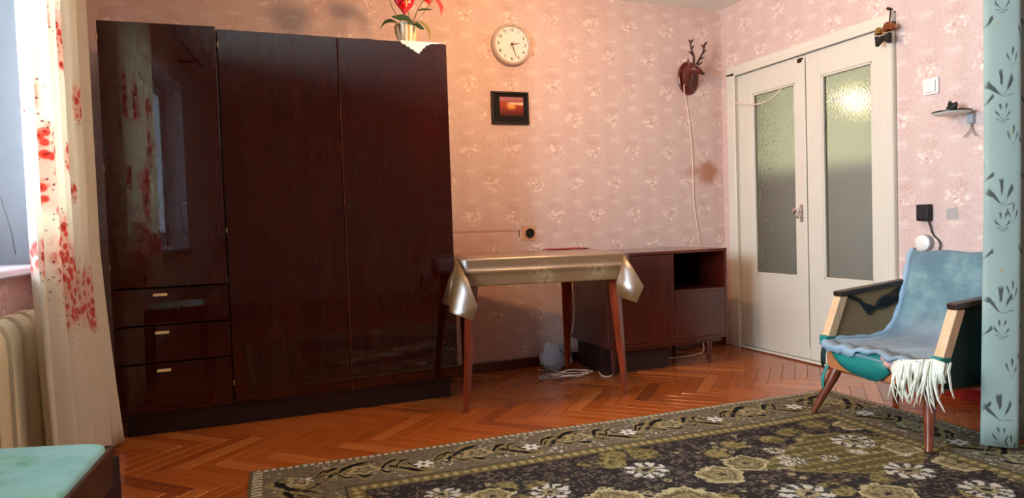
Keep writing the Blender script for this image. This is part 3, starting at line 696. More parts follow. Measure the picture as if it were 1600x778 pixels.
# ------------------------------------------------------------------ table
M_TLEG = wood('table_leg_wood', (98, 30, 12), (140, 52, 20), .3, 2, .4)
M_TTOP = wood('table_top_wood', (90, 34, 16), (124, 52, 26), .35, 0)
ta = math.radians(-12.5); TC = Vector((.985, 3.26, 0))
tab = thing('dining_table', 'small wooden table with tapered legs between the wardrobe and sideboard', 'table', TC, ta)
TI = (Matrix.Translation(TC) @ Matrix.Rotation(ta, 4, 'Z')).inverted()
TW, TD, TH = .87, .70, .778
MB().box(0, TW, 0, TD, TH-.022, TH, .004).build('table_top', M_TTOP, tab, smooth=False)
ap = MB().box(.05, TW-.05, .045, .063, TH-.095, TH-.0225).box(.05, TW-.05, TD-.063, TD-.045, TH-.095, TH-.0225).box(.045, .063, .05, TD-.05, TH-.095, TH-.0225).box(TW-.063, TW-.045, .05, TD-.05, TH-.095, TH-.0225)
ap.build('apron', M_TLEG, tab, smooth=False)
def tleg(top, foot_world):
    f = TI @ Vector(foot_world); t = Vector((top[0], top[1], TH-.0226))
    pts = [t+(f-t)*k for k in (0, .12, .5, 1)]
    MB().tube(pts, [.034, .034, .027, .0145], 4).build('leg', M_TLEG, tab, smooth=False)
tleg((.062, .062), (.977, 3.25, 0)); tleg((TW-.062, .062), (1.872, 3.185, 0)); tleg((.065, TD-.065), (1.175, 3.90, 0)); tleg((TW-.175, TD-.060), (1.815, 3.79, 0))

# tablecloth
cm = Mat('gold_oilcloth', .32, Coat_Weight=1., Coat_Roughness=.36, Coat_IOR=2.2); qx, qy, qz = cm.xyz()
cn = cm.noise(cm.vec(qx, qy, qz), 9., 3.); uu = qx; vv = qy+qz
fx = ((uu+.04)/.30).frac()*.30-.15; fy = ((vv-.55)/.26).frac()*.26-.13
n3 = cm.noise(cm.vec(uu, vv, 0.), 30., 2.)-.5
fr_ = (fx*fx+fy*fy).sqrt()+n3*.03; fa = cm.atan2(fy, fx)
mot = (cm.voro(cm.vec(uu+n3*.03, vv+n3*.02, 0.), 42., 'DISTANCE_TO_EDGE').ramp(.10, .03)*(fr_+n3*.03).ramp(.085, .05)).max((fr_-.022).abs().ramp(.010, .004)*.8)
gate = cm.noise(cm.vec(uu, vv, 7.), 5., 1.).ramp(.42, .55)
cm.color(cm.mix(mot*gate*.5, cm.mix(cn, rgb(104, 72, 36), rgb(124, 90, 48)), rgb(176, 150, 108))); M_CLOTH = cm.mat
cl = MB(); Z0 = TH+.0025
def quadgrid(P, nu, nv, fn=None):
    """bilinear patch P00,P10,P11,P01 with an optional offset"""
    P = [Vector(p) for p in P]; base = len(cl.v); vs = []; fs = []
    for j in range(nv+1):
        for i in range(nu+1):
            u, v = i/nu, j/nv; p = P[0]*(1-u)*(1-v)+P[1]*u*(1-v)+P[2]*u*v+P[3]*(1-u)*v
            if fn: p = p+Vector(fn(u, v))
            vs.append(p)
    for j in range(nv):
        for i in range(nu): a = j*(nu+1)+i; fs.append((a, a+1, a+nu+2, a+nu+1))
    cl.add(vs, fs)
o_ = .008
quadgrid([(-o_, -o_, Z0), (TW+o_, -o_, Z0), (TW+o_, TD+o_, Z0), (-o_, TD+o_, Z0)], 8, 8)
def fold(u, v): return (0, -.010*math.exp(-((v-.47)/.07)**2)-.006*v, 0)
quadgrid([(-o_, -o_, Z0), (TW+o_, -o_, Z0), (TW+.004, -.016, Z0-.135), (-.002, -.016, Z0-.140)], 20, 16, fold)
quadgrid([(-o_, TD+o_, Z0), (TW-.06, TD+o_, Z0), (TW-.10, TD+.014, Z0-.12), (-o_, TD+.014, Z0-.12)], 4, 3)
quadgrid([(TW+o_, -o_, Z0), (TW+o_, TD*.40, Z0), (TW+.012, TD*.36, Z0-.02), (TW+.018, 0, Z0-.13)], 6, 4)
quadgrid([(-o_, 0, Z0), (-o_, TD+o_, Z0), (-.012, TD+o_, Z0-.10), (-.012, 0, Z0-.10)], 6, 4)
def W(px, py, y): return TI @ at(px, py, 1, y)
def tri_strip(rows):
    vs = [p for r in rows for p in r]; n = len(rows[0]); fs = []
    for j in range(len(rows)-1):
        for i in range(n-1): a = j*n+i; fs.append((a, a+1, a+n+1, a+n))
    cl.add(vs, fs)
# corner flap on the wardrobe side: pale facets turned to the window
T0 = W(714, 408, 3.245)
tri_strip([[T0, T0+Vector((.001, 0, 0)), T0+Vector((.002, -.001, 0))], [W(707, 447, 3.215), W(719, 445, 3.185), W(732, 440, 3.150)], [W(702, 487, 3.195), W(709, 490, 3.170), W(746, 478, 3.085)], [W(704, 489, 3.192), W(712, 492, 3.165), W(739, 501, 3.090)]])
tri_strip([[T0+Vector((0, .03, 0)), T0+Vector((0, .004, 0))], [W(700, 440, 3.31), W(706, 445, 3.245)], [W(690, 473, 3.34), W(703, 478, 3.26)]])
# corner flap on the sideboard side
T1 = W(974, 397, 3.062)
tri_strip([[T1, T1+Vector((.001, 0, 0)), T1+Vector((.002, 0, 0))], [W(969, 420, 3.048), W(978, 421, 3.03), W(990, 420, 2.99)], [W(964, 441, 3.035), W(980, 442, 3.0), W(1006, 447, 2.93)], [W(963, 462, 3.03), W(980, 468, 2.985), W(995, 473, 2.93)]])
cloth = cl.build('tablecloth', M_CLOTH, solid=.0014, ang=30); cloth.location = TC; cloth.rotation_euler = (0, 0, ta)
tag(cloth, 'shiny gold-beige tablecloth with pale floral print draped over the table', 'tablecloth')
rc_ = MB(); rc_.grid(lambda u, v: (1.70+.24*u+.02*math.sin(v*5), 3.76-.05*u+.07*v, Z0+.004+.004*math.sin(u*9+v*4)*math.sin(v*PI)+.003), 14, 5); rc_.uv = None
redc = rc_.build('red_cloth', plain('red_cloth', (150, 22, 26), .7), solid=.004); tag(redc, 'small red folded cloth lying at the back of the table', 'cloth')

# ------------------------------------------------------------------ sideboard
M_SB = wood('sideboard_veneer', (60, 16, 9), (86, 27, 14), .3, 2, .5, 1., .12); M_SBD = wood('sideboard_dark', (34, 12, 8), (52, 20, 12), .6, 2); M_SBT = wood('sideboard_top', (74, 24, 14), (104, 38, 22), .28, 0, .5)
SX0, SX1, SY0, SY1, SZ0, SZ1 = 1.978, 2.868, 3.55, 4.06, .172, .752
sb = thing('sideboard', 'low red-brown wooden sideboard with open shelf standing beside the door', 'sideboard', (SX0, SY0, 0))
w, d = SX1-SX0, SY1-SY0; xd_ = 2.452-SX0
MB().box(0, w, -.004, d, SZ1-.020, SZ1, .003).build('top', M_SBT, sb, smooth=False)
for a, b in ((.0005, .018), (w-.018, w-.0005)): MB().box(a, b, 0, d, SZ0, SZ1-.0205, .002).build('side_panel', M_SB, sb, smooth=False)
MB().box(xd_-.009, xd_+.009, .003, d-.01, SZ0+.018, SZ1-.0205, .001).build('divider', M_SB, sb, smooth=False)
MB().box(.0185, w-.0185, .002, d-.005, SZ0, SZ0+.0175, .001).build('bottom_panel', M_SB, sb, smooth=False)
MB().box(.0185, w-.0185, d-.008, d-.001, SZ0+.018, SZ1-.021).build('back_panel', M_SBD, sb, smooth=False)
MB().box(xd_+.0095, w-.0185, .001, d-.009, .482, .499, .001).build('shelf', M_SB, sb, smooth=False)
dr = MB().box(.0195, xd_-.010, -.001, .016, SZ0+.019, SZ1-.022, .002).build('door', M_SB, sb, smooth=False)
MB().lathe([(.006, 0), (.006, .0015), (.001, .0016)], 10, (xd_-.035, -.001, .5), RX).build('keyhole', M_BLACK, dr)
dr = MB().box(xd_+.0105, w-.0195, .0, .016, SZ0+.019, .4805, .002).build('drawer', M_SB, sb, smooth=False)
MB().box(xd_+.0105, w-.0195, .0005, .003, .330, .3315).build('drawer_groove', M_SBD, dr, smooth=False)
MB().box(.05, w-.03, .035, .060, SZ0-.030, SZ0-.0005, .002).build('rail', M_SB, sb, smooth=False)
MB().box(.02, xd_+.01, .09, d-.06, 0, SZ0-.0005).build('base_box', M_SBD, sb, smooth=False)
for lx, ly in ((w-.115, .056), (.06, .056), (w-.115, d-.06), (.06, d-.05)):
    MB().tube([(lx, ly, SZ0-.0005), (lx, ly, SZ0-.03), (lx+.003, ly-.002, 0)], [.021, .021, .012], 10).build('leg', M_SB, sb)

# ------------------------------------------------------------------ under the table: bag and cables
bm_ = Mat('grey_plastic', .35, rgb(176, 178, 188)); bm_.set('Transmission Weight', .15); M_BAG = bm_.mat
def bagf(dv): return 1+.10*math.sin(dv.x*5+dv.z*4)+.07*math.sin(dv.y*9+dv.x*3)+.05*math.sin(dv.z*11)
bg_ = MB().blob((0, 0, .088), .12, .065, .092, 22, 14, bagf)
bag = bg_.build('plastic_bag', M_BAG, ang=25); bag.location = (1.815, 3.945, -.002); bag.rotation_euler = (0, 0, .2); tag(bag, 'crumpled grey plastic bag on the floor behind the table leg', 'bag')
hnd = MB().tube(smooth_path([(-.02, -.055, .14), (.0, -.074, .11), (.04, -.078, .085), (.08, -.05, .11)], 5), .004, 6).build('handle', M_CORDD, bag)
crng = random.Random(3)
def tangle(label, cx, cy, rx, ry, turns, mat, r=.0035, tail=None):
    pts = []
    for k in range(int(turns*9)):
        a = k*2*PI/9; j = crng.uniform(.7, 1.1)
        pts.append((cx+rx*j*math.cos(a)+crng.uniform(-.015, .015), cy+ry*j*math.sin(a), .006+crng.uniform(0, .022)))
    if tail: pts = [Vector(t) for t in tail]+pts
    return cord('cable', label, pts, r, mat, 6, 4)
tangle('coiled white cable tangled on the floor beside the plastic bag', 1.80, 3.70, .13, .07, 3, M_CORD)
cord('cable', 'thin white cable hanging down behind the table to the plastic bag', [(1.955, 3.985, .70), (1.958, 3.975, .52), (1.960, 3.965, .36), (1.935, 3.96, .22)], .0032, M_CORD)
tangle('coiled grey cable lying in the tangle under the table', 1.66, 3.70, .07, .05, 3, M_CORDG, .0036)
cord('cable', 'loose white cable loop lying by the tapered table leg', [fl(x, y, .005) for x, y in ((915, 560), (925, 558), (938, 565), (950, 573), (957, 580), (955, 587), (945, 588), (938, 584), (933, 574))], .0036, M_CORD)
cord('cable', 'grey cable end stretched out under the table toward the wardrobe', [fl(x, y, .005) for x, y in ((840, 577), (850, 579), (860, 577), (872, 581), (890, 584), (905, 585))], .0036, M_CORDG)
cord('side_cord', 'white cord hanging beside the sideboard down to the floor', [(2.885, 4.04, .56), (2.90, 4.02, .40), (2.955, 3.98, .20), (2.965, 3.95, .07), (2.93, 3.90, .012), (2.84, 3.86, .006), (2.72, 3.83, .006), (2.56, 3.85, .006)], .0042, M_CORD)
# ------------------------------------------------------------------ right wall fittings
def rw(px, py, off=0): return at(px, py, 0, RW-off)
M_PLASTW = plain('white_plastic', (244, 240, 232), .35, .02); M_PLASTG = plain('grey_plastic_side', (170, 172, 178), .4, .05)
p = rw(1456, 135)
sw = thing('light_switch', 'white square light switch on the wall above the round shelf', 'switch', (RW-.0004, p.y, p.z))
MB().box(-.012, 0, -.042, .042, -.042, .042, .004, 2).build('plate', M_PLASTW, sw)
MB().box(-.019, -.0121, -.030, .030, -.031, .031, .004, 2).build('rocker', M_PLASTW, sw)
# round shelf with figurine
M_SHB = plain('shelf_black', (32, 30, 30), .35, .1); M_SHW = plain('shelf_rim', (222, 214, 200), .35, .05)
q = at(1487, 177, 0, RW-.085)
shf = thing('round_shelf', 'small round black and white wall shelf on a metal bracket', 'shelf', (RW-.085, q.y, q.z))
MB().lathe([(.001, .004), (.083, .004), (.084, .006), (.084, .011), (.001, .011)], 32).build('disc', M_SHB, shf)
MB().lathe([(.001, -.006), (.070, -.006), (.079, -.001), (.081, .0038), (.001, .0039)], 32).build('rim', M_SHW, shf)
MB().box(.060, .0846, -.060, -.030, -.055, -.0063, .003).build('bracket', M_PLASTG, shf, smooth=False)
for dy in (-.012, .014): MB().tube(smooth_path([(.072, -.045, -.054), (.070, -.045+dy*.4, -.085), (.064, -.045+dy*2.2, -.118)], 4), .003, 6).build('wire', M_CORDG, shf)
fg = thing('figurine', 'tiny black animal figurine sitting on the round wall shelf', 'figurine', (RW-.085, q.y-.004, q.z+.0112))
MB().loft([ering((0, y, z), (0, -1, .3), rx, rz, 10) for y, z, rx, rz in ((.030, .008, .006, .007), (.020, .014, .012, .014), (.0, .017, .014, .017), (-.015, .024, .011, .016), (-.022, .032, .009, .010))]).build('body', M_BLACK, fg)
MB().blob((0, .012, .036), .010, .012, .010, 10, 6).build('head', M_BLACK, fg)
for sx_ in (-1, 1): MB().tube([(sx_*.005, .012, .042), (sx_*.007, .012, .053)], [.004, .001], 6).build('ear', M_BLACK, fg)
# socket with charger, round socket, sticker
p = rw(1449, 332)
ch = thing('charger', 'black plug-in charger on the wall above the armchair', 'charger', (RW-.0004, p.y, p.z))
MB().box(-.042, 0, -.033, .033, -.043, .043, .005, 2).build('body', M_BLACK, ch)
MB().box(-.0445, -.0415, -.022, .022, -.030, .030, .001).build('front_panel', plain('charger_panel', (38, 38, 42), .4), ch, smooth=False)
cord('power_cord', 'thin dark cord looping down from the black charger behind the armchair', [rw(1450, 344, .02), rw(1454, 355, .012), rw(1458, 367, .01), rw(1465, 374, .015), rw(1469, 382, .016), rw(1467, 392, .014), rw(1462, 402, .02)], .0042, M_CORDD)
p = rw(1448, 379)
rs = thing('round_socket', 'round white wall socket with deep grey base just above the armchair back', 'socket', (RW-.0004, p.y, p.z))
RY = Matrix.Rotation(-PI/2, 3, 'Y')
MB().lathe([(.001, 0), (.044, 0), (.045, .004), (.043, .030), (.001, .030)], 28, M=RY).build('base', M_PLASTG, rs)
MB().lathe([(.040, .0302), (.041, .034), (.034, .040), (.001, .041)], 28, M=RY).build('cover', M_PLASTW, rs)
p = rw(1489, 333); stk = MB().prism([(0, -.030, -.031), (0, .031, -.034), (0, .034, .022), (0, -.025, .032)], (-.0015, 0, 0)).build('sticker', plain('grey_paper', (178, 172, 168), .8, .04), smooth=False)
stk.location = (RW-.0004, p.y, p.z); tag(stk, 'small plain grey paper square stuck on the wall', 'sticker')
# bell ornament on the door corner
M_GOLD = Mat('gold', .22, rgb(196, 160, 96), Metallic=1.).mat; M_COPPER = Mat('copper_gold', .3, rgb(170, 104, 70), Metallic=1.).mat
nb = rw(1393, 15, .0); bell = thing('bell_ornament', 'hanging ornament of golden bells with dark bow at the door corner', 'ornament', (RW-.0004, nb.y, nb.z))
def bb(px, py, off): return at(px, py, 0, RW-off)-Vector((RW-.0004, nb.y, nb.z))
MB().tube([(0, 0, 0), (-.03, 0, .004)], .008, 8).build('nail', M_DARKMETAL, bell)
MB().tube(smooth_path([bb(1392, 16, .028), bb(1391, 22, .04), bb(1390, 35, .06)], 4), .004, 6).build('ribbon', M_DARKMETAL, bell)
def bellm(c, r, mat): 
    MB().lathe([(.001, r), (r*.35, r*.95), (r*.75, r*.55), (r*.9, 0), (r*.98, -r*.5), (r*1.12, -r*.75), (r*1.0, -r*.8), (r*.8, -r*.4), (.001, -r*.35)], 20, c).build('bell', mat, bell)
bellm(bb(1387, 42, .075), .026, M_COPPER); bellm(bb(1373, 49, .075), .022, M_GOLD); bellm(bb(1394, 41, .055), .020, M_COPPER)
bw = MB(); c0 = bb(1383, 61, .06)
for sx_ in (-1, 1): bw.prism([c0+Vector((0, sx_*.004, -.012)), c0+Vector((0, sx_*.042, -.036)), c0+Vector((0, sx_*.046, .026)), c0+Vector((0, sx_*.004, .014))], (-.028, 0, 0), .005)
bw.blob(c0+Vector((-.022, 0, 0)), .02, .014, .018, 10, 6); bw.build('bow', plain('dark_velvet', (30, 20, 16), .8), bell, smooth=False)

# ------------------------------------------------------------------ armchair
M_BLUE = None
am = Mat('worn_blue_velvet', .85); qx, qy, qz = am.xyz(); v_ = am.vec(qx, qy, qz)
a1 = am.noise(v_, 5., 4., .6); a2 = am.noise(am.vec(qx*3., qy*3., qz*5.), 5., 4., .65)
ac = am.mix(a1.ramp(.35, .65), rgb(92, 122, 132), rgb(134, 164, 168)); ac = am.mix(a2.ramp(.52, .75)*.45, ac, rgb(66, 116, 120)); ac = am.mix(qz.ramp(.50, .36)*.5, ac, rgb(134, 134, 148))
am.color(ac); am.set('Sheen Weight', .3); am.bump(a2, .003); M_BLUE = am.mat
M_PIPE = plain('pale_blue_piping', (158, 182, 200), .8, .12, 25.); M_TEAL = plain('teal_cover', (16, 122, 114), .6, .15, 12.); M_DTEAL = plain('dark_teal_cover', (8, 44, 42), .7, .25, 10.)
M_FOAM = plain('orange_board', (176, 108, 58), .8, .15, 20.); M_HESS = plain('brown_backing', (148, 122, 88), .85, .18, 12.); M_POST = wood('bare_light_wood', (206, 168, 130), (228, 192, 152), .5, 2)
M_ARM = wood('dark_arm_wood', (36, 24, 22), (62, 44, 38), .35, 1); M_CLEG = wood('chair_leg_wood', (92, 40, 22), (128, 62, 36), .28, 2, .4)
M_BATT = plain('white_batting', (232, 232, 214), .9, .08, 40.); M_PINK = plain('pink_foam', (206, 158, 146), .9, .2, 30.); M_TORN = plain('torn_dark', (20, 30, 34), .8)
ca = math.atan2(.998, .0436)
AC = Vector((2.654, 2.13, 0)); ux_, fy_ = Vector((.0436, .998, 0)), Vector((-.998, .0436, 0)); AC = AC-ux_*.02
arm = thing('armchair', 'worn low armchair with torn blue and teal upholstery and tapered legs', 'armchair', AC, ca)
prof = [(.190, .338), (.12, .352), (.0, .350), (-.12, .352), (-.20, .372), (-.255, .425), (-.29, .51), (-.318, .62), (-.338, .715), (-.350, .752), (-.372, .756), (-.385, .735)]
pr = smooth_path([(0, a, b) for a, b in prof], 3)
def shell(u, v):
    k = v*(len(pr)-1); i = int(min(k, len(pr)-2)); c = pr[i]+(pr[i+1]-pr[i])*(k-i)
    hw_ = .268 if c.z < .40 else .268-.010*(c.z-.4)/.35
    x = (u-.5)*2; dip = (1-x*x)
    return (x*hw_, c.y-.020*dip*max(0, min(1, (c.z-.37)/.1)), c.z-.016*dip*(1 if c.z < .40 else max(0, 1-(c.z-.40)/.1))+.004*math.sin(x*7+v*13))
sh = MB(); sh.grid(shell, 26, len(pr)-1); sh.uv = None
sh.build('seat_and_back', M_BLUE, arm, solid=.020, off=-1)
for sx_ in (-1, 1):
    pts = [Vector(shell(.5+sx_*.5, j/40)) for j in range(0, 38)]
    MB().tube([Vector((p_.x+sx_*.008, p_.y, p_.z+.002)) for p_ in pts], [.013+.003*math.sin(j*1.7) for j in range(len(pts))], 8).build('piping', M_PIPE, arm)
MB().box(-.275, .275, -.32, .172, .225, .318, .006).build('seat_frame', M_FOAM, arm, smooth=False)
MB().box(-.262, .262, -.418, -.398, .28, .70, .006).build('back_board', M_DTEAL, arm, smooth=False)
def yz(pts, x0, x1): 
    return MB().prism([(x0, a, b) for a, b in pts], (x1-x0, 0, 0), .002)
for sx_ in (1, -1):
    xa, xb = (.282, .298) if sx_ > 0 else (-.298, -.282)
    pan = yz([(.055, .556), (.128, .335), (.128, .245), (-.31, .245), (-.335, .60)], xa, xb)
    pan.build('arm_panel', M_HESS if sx_ > 0 else M_DTEAL, arm, smooth=False)
    if sx_ < 0: pass
    xo = .290*sx_
    MB().prism([(xo-.024, .088, .556), (xo+.024, .088, .556), (xo+.022, -.33, .592), (xo-.022, -.33, .592)], (0, .003, .024), .004).build('armrest', M_ARM, arm, smooth=False)
    MB().prism([(xo-.021, .042, .555), (xo+.021, .042, .555), (xo+.021, .088, .555), (xo-.021, .088, .555)], (0, .082, -.195), .002).build('arm_post', M_POST, arm, smooth=False)
    sc_ = MB().box(xo-.023, xo+.023, .118, .180, .330, .378, .006); sc_.build('post_scrap', M_TEAL, arm, smooth=False)
# dark strings and torn cloth on the inner face of the far arm
tt = MB(); 
for k in range(5):
    z0 = .575-.004*k; pts = smooth_path([(.279, .035-.02*k, z0-.02), (.277, -.06-.01*k, .515-.014*k), (.277, -.17, .480+.012*k), (.278, -.30, .53+.012*k)], 6); tt.tube(pts, [.005+.003*math.sin(i*.9+k) for i in range(len(pts))], 5)
tt.build('torn_lining', M_TORN, arm)
# teal front cover, ragged edge
def ragged(x0, x1, ztop, zbot, n, seed, y):
    r = random.Random(seed); up = []; dn = []
    for i in range(n+1):
        x = x0+(x1-x0)*i/n; up.append((x, y+.003*math.sin(x*40), ztop+r.uniform(-.008, .008))); dn.append((x, y+.004*math.sin(x*30+1), zbot+r.uniform(-.006, .010)))
    mb = MB(); vs = up+[((a[0]+b[0])/2, a[1]+.012, (a[2]+b[2])/2) for a, b in zip(up, dn)]+dn
    fs = [(r_*(n+1)+i, r_*(n+1)+i+1, (r_+1)*(n+1)+i+1, (r_+1)*(n+1)+i) for r_ in range(2) for i in range(n)]
    return mb.add(vs, fs)
def rag2(top, bot, y, bulge=.010):
    n = len(top); vs = [(x, y, z) for x, z in top]+[((a[0]+b[0])/2, y+bulge, (a[1]+b[1])/2) for a, b in zip(top, bot)]+[(x, y+.002, z) for x, z in bot]
    return MB().add(vs, [(r_*n+i, r_*n+i+1, (r_+1)*n+i+1, (r_+1)*n+i) for r_ in range(2) for i in range(n-1)])
rag2([(.235, .318), (.19, .322), (.13, .333), (.08, .338), (.03, .346), (.0, .346), (-.03, .338), (-.05, .330)], [(.178, .258), (.15, .246), (.11, .232), (.07, .228), (.02, .222), (-.02, .224), (-.05, .240), (-.085, .275)], .181).build('front_cover', M_TEAL, arm, solid=.004)
rag2([(-.205, .335), (-.225, .337), (-.25, .335), (-.27, .338)], [(-.200, .232), (-.22, .222), (-.25, .226), (-.275, .235)], .183).build('front_cover', M_DTEAL, arm, solid=.004)
rag2([(.290, .335), (.275, .330), (.262, .325)], [(.297, .245), (.285, .225), (.270, .252)], .180, .006).build('corner_scrap', M_DTEAL, arm, solid=.004)
# pale torn hem along the seat edge
r4 = random.Random(4); hem = MB(); n = 26; up = []; mid = []; dn = []
for i in range(n+1):
    t = i/n; x = .280-.53*t; zt = .350+.008*math.sin(i*1.3)+(.014*math.exp(-((t-.52)/.08)**2)); dz = .026*(1-t)*(1 if t < .35 else .25)+r4.uniform(-.010, .008)
    up.append((x, .150, zt+.004)); mid.append((x, .197+r4.uniform(-.004, .006), zt-.004)); dn.append((x, .196+r4.uniform(-.004, .006), zt-.012-max(.004, dz)))
hem.add(up+mid+dn, [(r_*(n+1)+i, r_*(n+1)+i+1, (r_+1)*(n+1)+i+1, (r_+1)*(n+1)+i) for r_ in range(2) for i in range(n)])
hem.build('torn_hem', M_PIPE, arm, solid=.004)
# pink padding showing through and white batting threads hanging down
pk = MB(); r5 = random.Random(8)
for i in range(20):
    x = -.055-.215*(i/19); pk.blob((x, .186+r5.uniform(-.008, .006), .318+r5.uniform(-.030, .016)), r5.uniform(.014, .030), .012, r5.uniform(.008, .018), 8, 6)
pk.build('pink_padding', M_PINK, arm, smooth=True)
rag2([(-.118, .330), (-.15, .345), (-.20, .352), (-.25, .362), (-.30, .374), (-.345, .366)], [(-.112, .270), (-.15, .262), (-.185, .30), (-.235, .285), (-.29, .272), (-.350, .290)], .196, .014).build('batting_sheet', M_BATT, arm, solid=.006)
bt = MB()
def thread(x, y, z, ln, w, sway):
    pts = [Vector((x+sway*k*k*ln*.7+r5.uniform(-.003, .003), y+.016*math.sin(k*2.5), z-ln*k)) for k in (0, .25, .5, .75, 1)]
    bt.tube(pts, [w*.8, w, w*.9, w*.75, w*.25], 5, 1, .5)
for i in range(44):
    t = i/43; x = -.125-.225*t; 
    if .40 < t < .50: continue
    top = .305+.060*min(1, t*1.5); ln = r5.uniform(.070, .150)*(1+.15*t)+(.035 if .52 < t < .8 else 0)
    thread(x, .205-.05*max(0, t-.75)*4*.6+r5.uniform(-.006, .010), top+r5.uniform(-.012, .008), ln, r5.uniform(.0045, .0095), r5.uniform(-.45, .45))
bt.build('torn_batting', M_BATT, arm)
for foot, tp in (((.295, .235), (.235, .150)), ((-.312, .245), (-.240, .150)), ((-.245, -.235), (-.225, -.22)), ((.288, -.265), (.235, -.22))):
    MB().tube([(tp[0], tp[1], .2255), (tp[0]+(foot[0]-tp[0])*.1, tp[1]+(foot[1]-tp[1])*.1, .20), (foot[0], foot[1], .016 if foot[1] > 0 else .002)], [.024, .025, .0125], 12).build('leg', M_CLEG, arm)
bt2 = MB().tube(smooth_path([(.26, .178, .24), (.268, .20, .19), (.262, .205, .13)], 4), [.012, .013, .012, .011, .014, .013, .012, .010, .004], 6, 1, .5); bt2.build('leg_scrap', M_TEAL, arm)

# ------------------------------------------------------------------ pale green curtain
gc = Mat('palm_print_cloth', .8); tc = gc.n('UVMap'); spn = gc.n('SeparateXYZ'); gc.nt.links.new(tc.outputs[0], spn.inputs[0]); gu, gv = S(gc, spn.outputs[0]), S(gc, spn.outputs[1])
U = gu*2.1; V = gv*2.4
gn = gc.noise(gc.vec(U, V, 0.), 14., 2.)-.5
def fronds(pu, pv, ou, ov, lo, hi, cnt, rmax):
    cu = ((U+ou)/pu); cv = ((V+ov)/pv+cu.floor()*.5); lu = (cu.frac()-.5)*pu; lv = (cv.frac()-.5)*pv
    r = (lu*lu+lv*lv).sqrt(); a = gc.atan2(lv+.03, lu)+gn*.5
    ray = ((a*cnt+r*9.).sin()).ramp(.35, .75); return ray*r.ramp(rmax, rmax*.8)*r.ramp(.012, .03)*a.ramp(lo, lo+.2)*a.ramp(hi, hi-.2)
f1 = fronds(.20, .42, .02, .08, .1, 3.0, 8., .085); f2 = fronds(.20, .42, .02, .17, -3.0, 3.1, 11., .045); f3 = fronds(.155, .30, .09, .0, .3, 2.4, 9., .055)
spots = gc.voro(gc.vec(U, V, 0.), 16.).ramp(.16, .10)*gc.noise(gc.vec(U, V, 3.), 4., 1.).ramp(.5, .6)
ccol = gc.mix(gc.noise(gc.vec(U, V, 1.), 3., 2.), rgb(138, 156, 148), rgb(160, 177, 168))
ccol = gc.mix(spots*.7, ccol, rgb(168, 148, 92)); ccol = gc.mix((f1.max(f2).max(f3))*.9, ccol, rgb(52, 54, 48)); gc.color(ccol)
M_GCURT = gc.mat
def gcurt(u, v):
    z = .028+2.37*v; s_ = u*4.; k = abs(math.sin(PI*s_))
    x = 2.652+.60*u-.028*(1-min(1, v*2.2))*(1-u)+.012*v; y = 1.766-.085*k**.7-.010*math.sin(u*20)*(1-v)
    x += .012*math.sin(2*PI*s_)
    return (x, y, z)
gcm = MB(); gcm.grid(gcurt, 140, 24); gcu = gcm.build('green_curtain', M_GCURT, solid=.003, ang=80)
tag(gcu, 'pale green curtain with dark palm leaf print gathered in tall folds beside the armchair', 'curtain')
rod = thing('curtain_rod', 'brown curtain rod holding the pale green curtain', 'curtain rod', (0, 0, 0))
MB().tube([(2.55, 1.73, 2.415), (RW-.0005, 1.73, 2.415)], .011, 10).build('pole', M_ARM, rod); MB().blob((2.54, 1.73, 2.415), .022, .022, .022).build('finial', M_ARM, rod)

# ------------------------------------------------------------------ floral curtain by the window
CX = -.655
fc = Mat('rose_print_cloth', .85); tc = fc.n('UVMap'); spn = fc.n('SeparateXYZ'); fc.nt.links.new(tc.outputs[0], spn.inputs[0]); gu, gv = S(fc, spn.outputs[0]), S(fc, spn.outputs[1])
FY0, FY1 = 2.535, 3.405
U = gu*1.3; V = gv*2.36
d1_ = fc.voro(fc.vec(U, V, 0.), 30.); d2_ = fc.voro(fc.vec(U, V, 4.), 46.); wn = fc.noise(fc.vec(U, V, 1.), 7., 3.)-.5
mask = None; dens = None
for px, py, ru, rv in ((38, 10, .05, .045), (72, 42, .055, .11), (92, 68, .07, .085), (50, 128, .075, .10), (112, 160, .05, .06), (72, 262, .10, .115), (104, 245, .045, .05), (58, 190, .03, .02), (113, 300, .03, .03), (95, 408, .17, .13), (105, 455, .19, .11), (130, 470, .10, .10), (60, 400, .10, .06)):
    p = at(px, py, 0, CX); cu = (p.y-FY0)/(FY1-FY0)*1.3; cv = p.z-.02
    du = (U-cu)/ru; dv = (V-cv)/rv; e_ = (du*du+dv*dv).sqrt()*.8+wn*.8
    mk = e_.ramp(1.25, .8); mask = mk if mask is None else mask.max(mk)
    wide = e_.ramp(1.7, 1.0); dens = wide if dens is None else dens.max(wide)
base = fc.mix(fc.noise(fc.vec(U, V, 9.), 4., 2.), rgb(232, 224, 204), rgb(242, 236, 222))
base = fc.mix(mask*.34*(wn+.9), base, rgb(226, 108, 88))
base = fc.mix(d1_.ramp(.58, .38)*mask*.85, base, rgb(212, 70, 54)); base = fc.mix(d1_.ramp(.24, .12)*mask*.8, base, rgb(184, 28, 30))
base = fc.mix(d2_.ramp(.24, .16)*dens*.8, base, rgb(122, 52, 52)); fc.color(base)
tr = fc.n('BsdfTranslucent'); fc.nt.links.new(base.k, tr.inputs[0]); ms = fc.n('MixShader'); ms.inputs[0].default_value = .38
fc.nt.links.new(fc.b.outputs[0], ms.inputs[1]); fc.nt.links.new(tr.outputs[0], ms.inputs[2]); fc.nt.links.new(ms.outputs[0], fc.out.inputs['Surface'])
M_FCURT = fc.mat
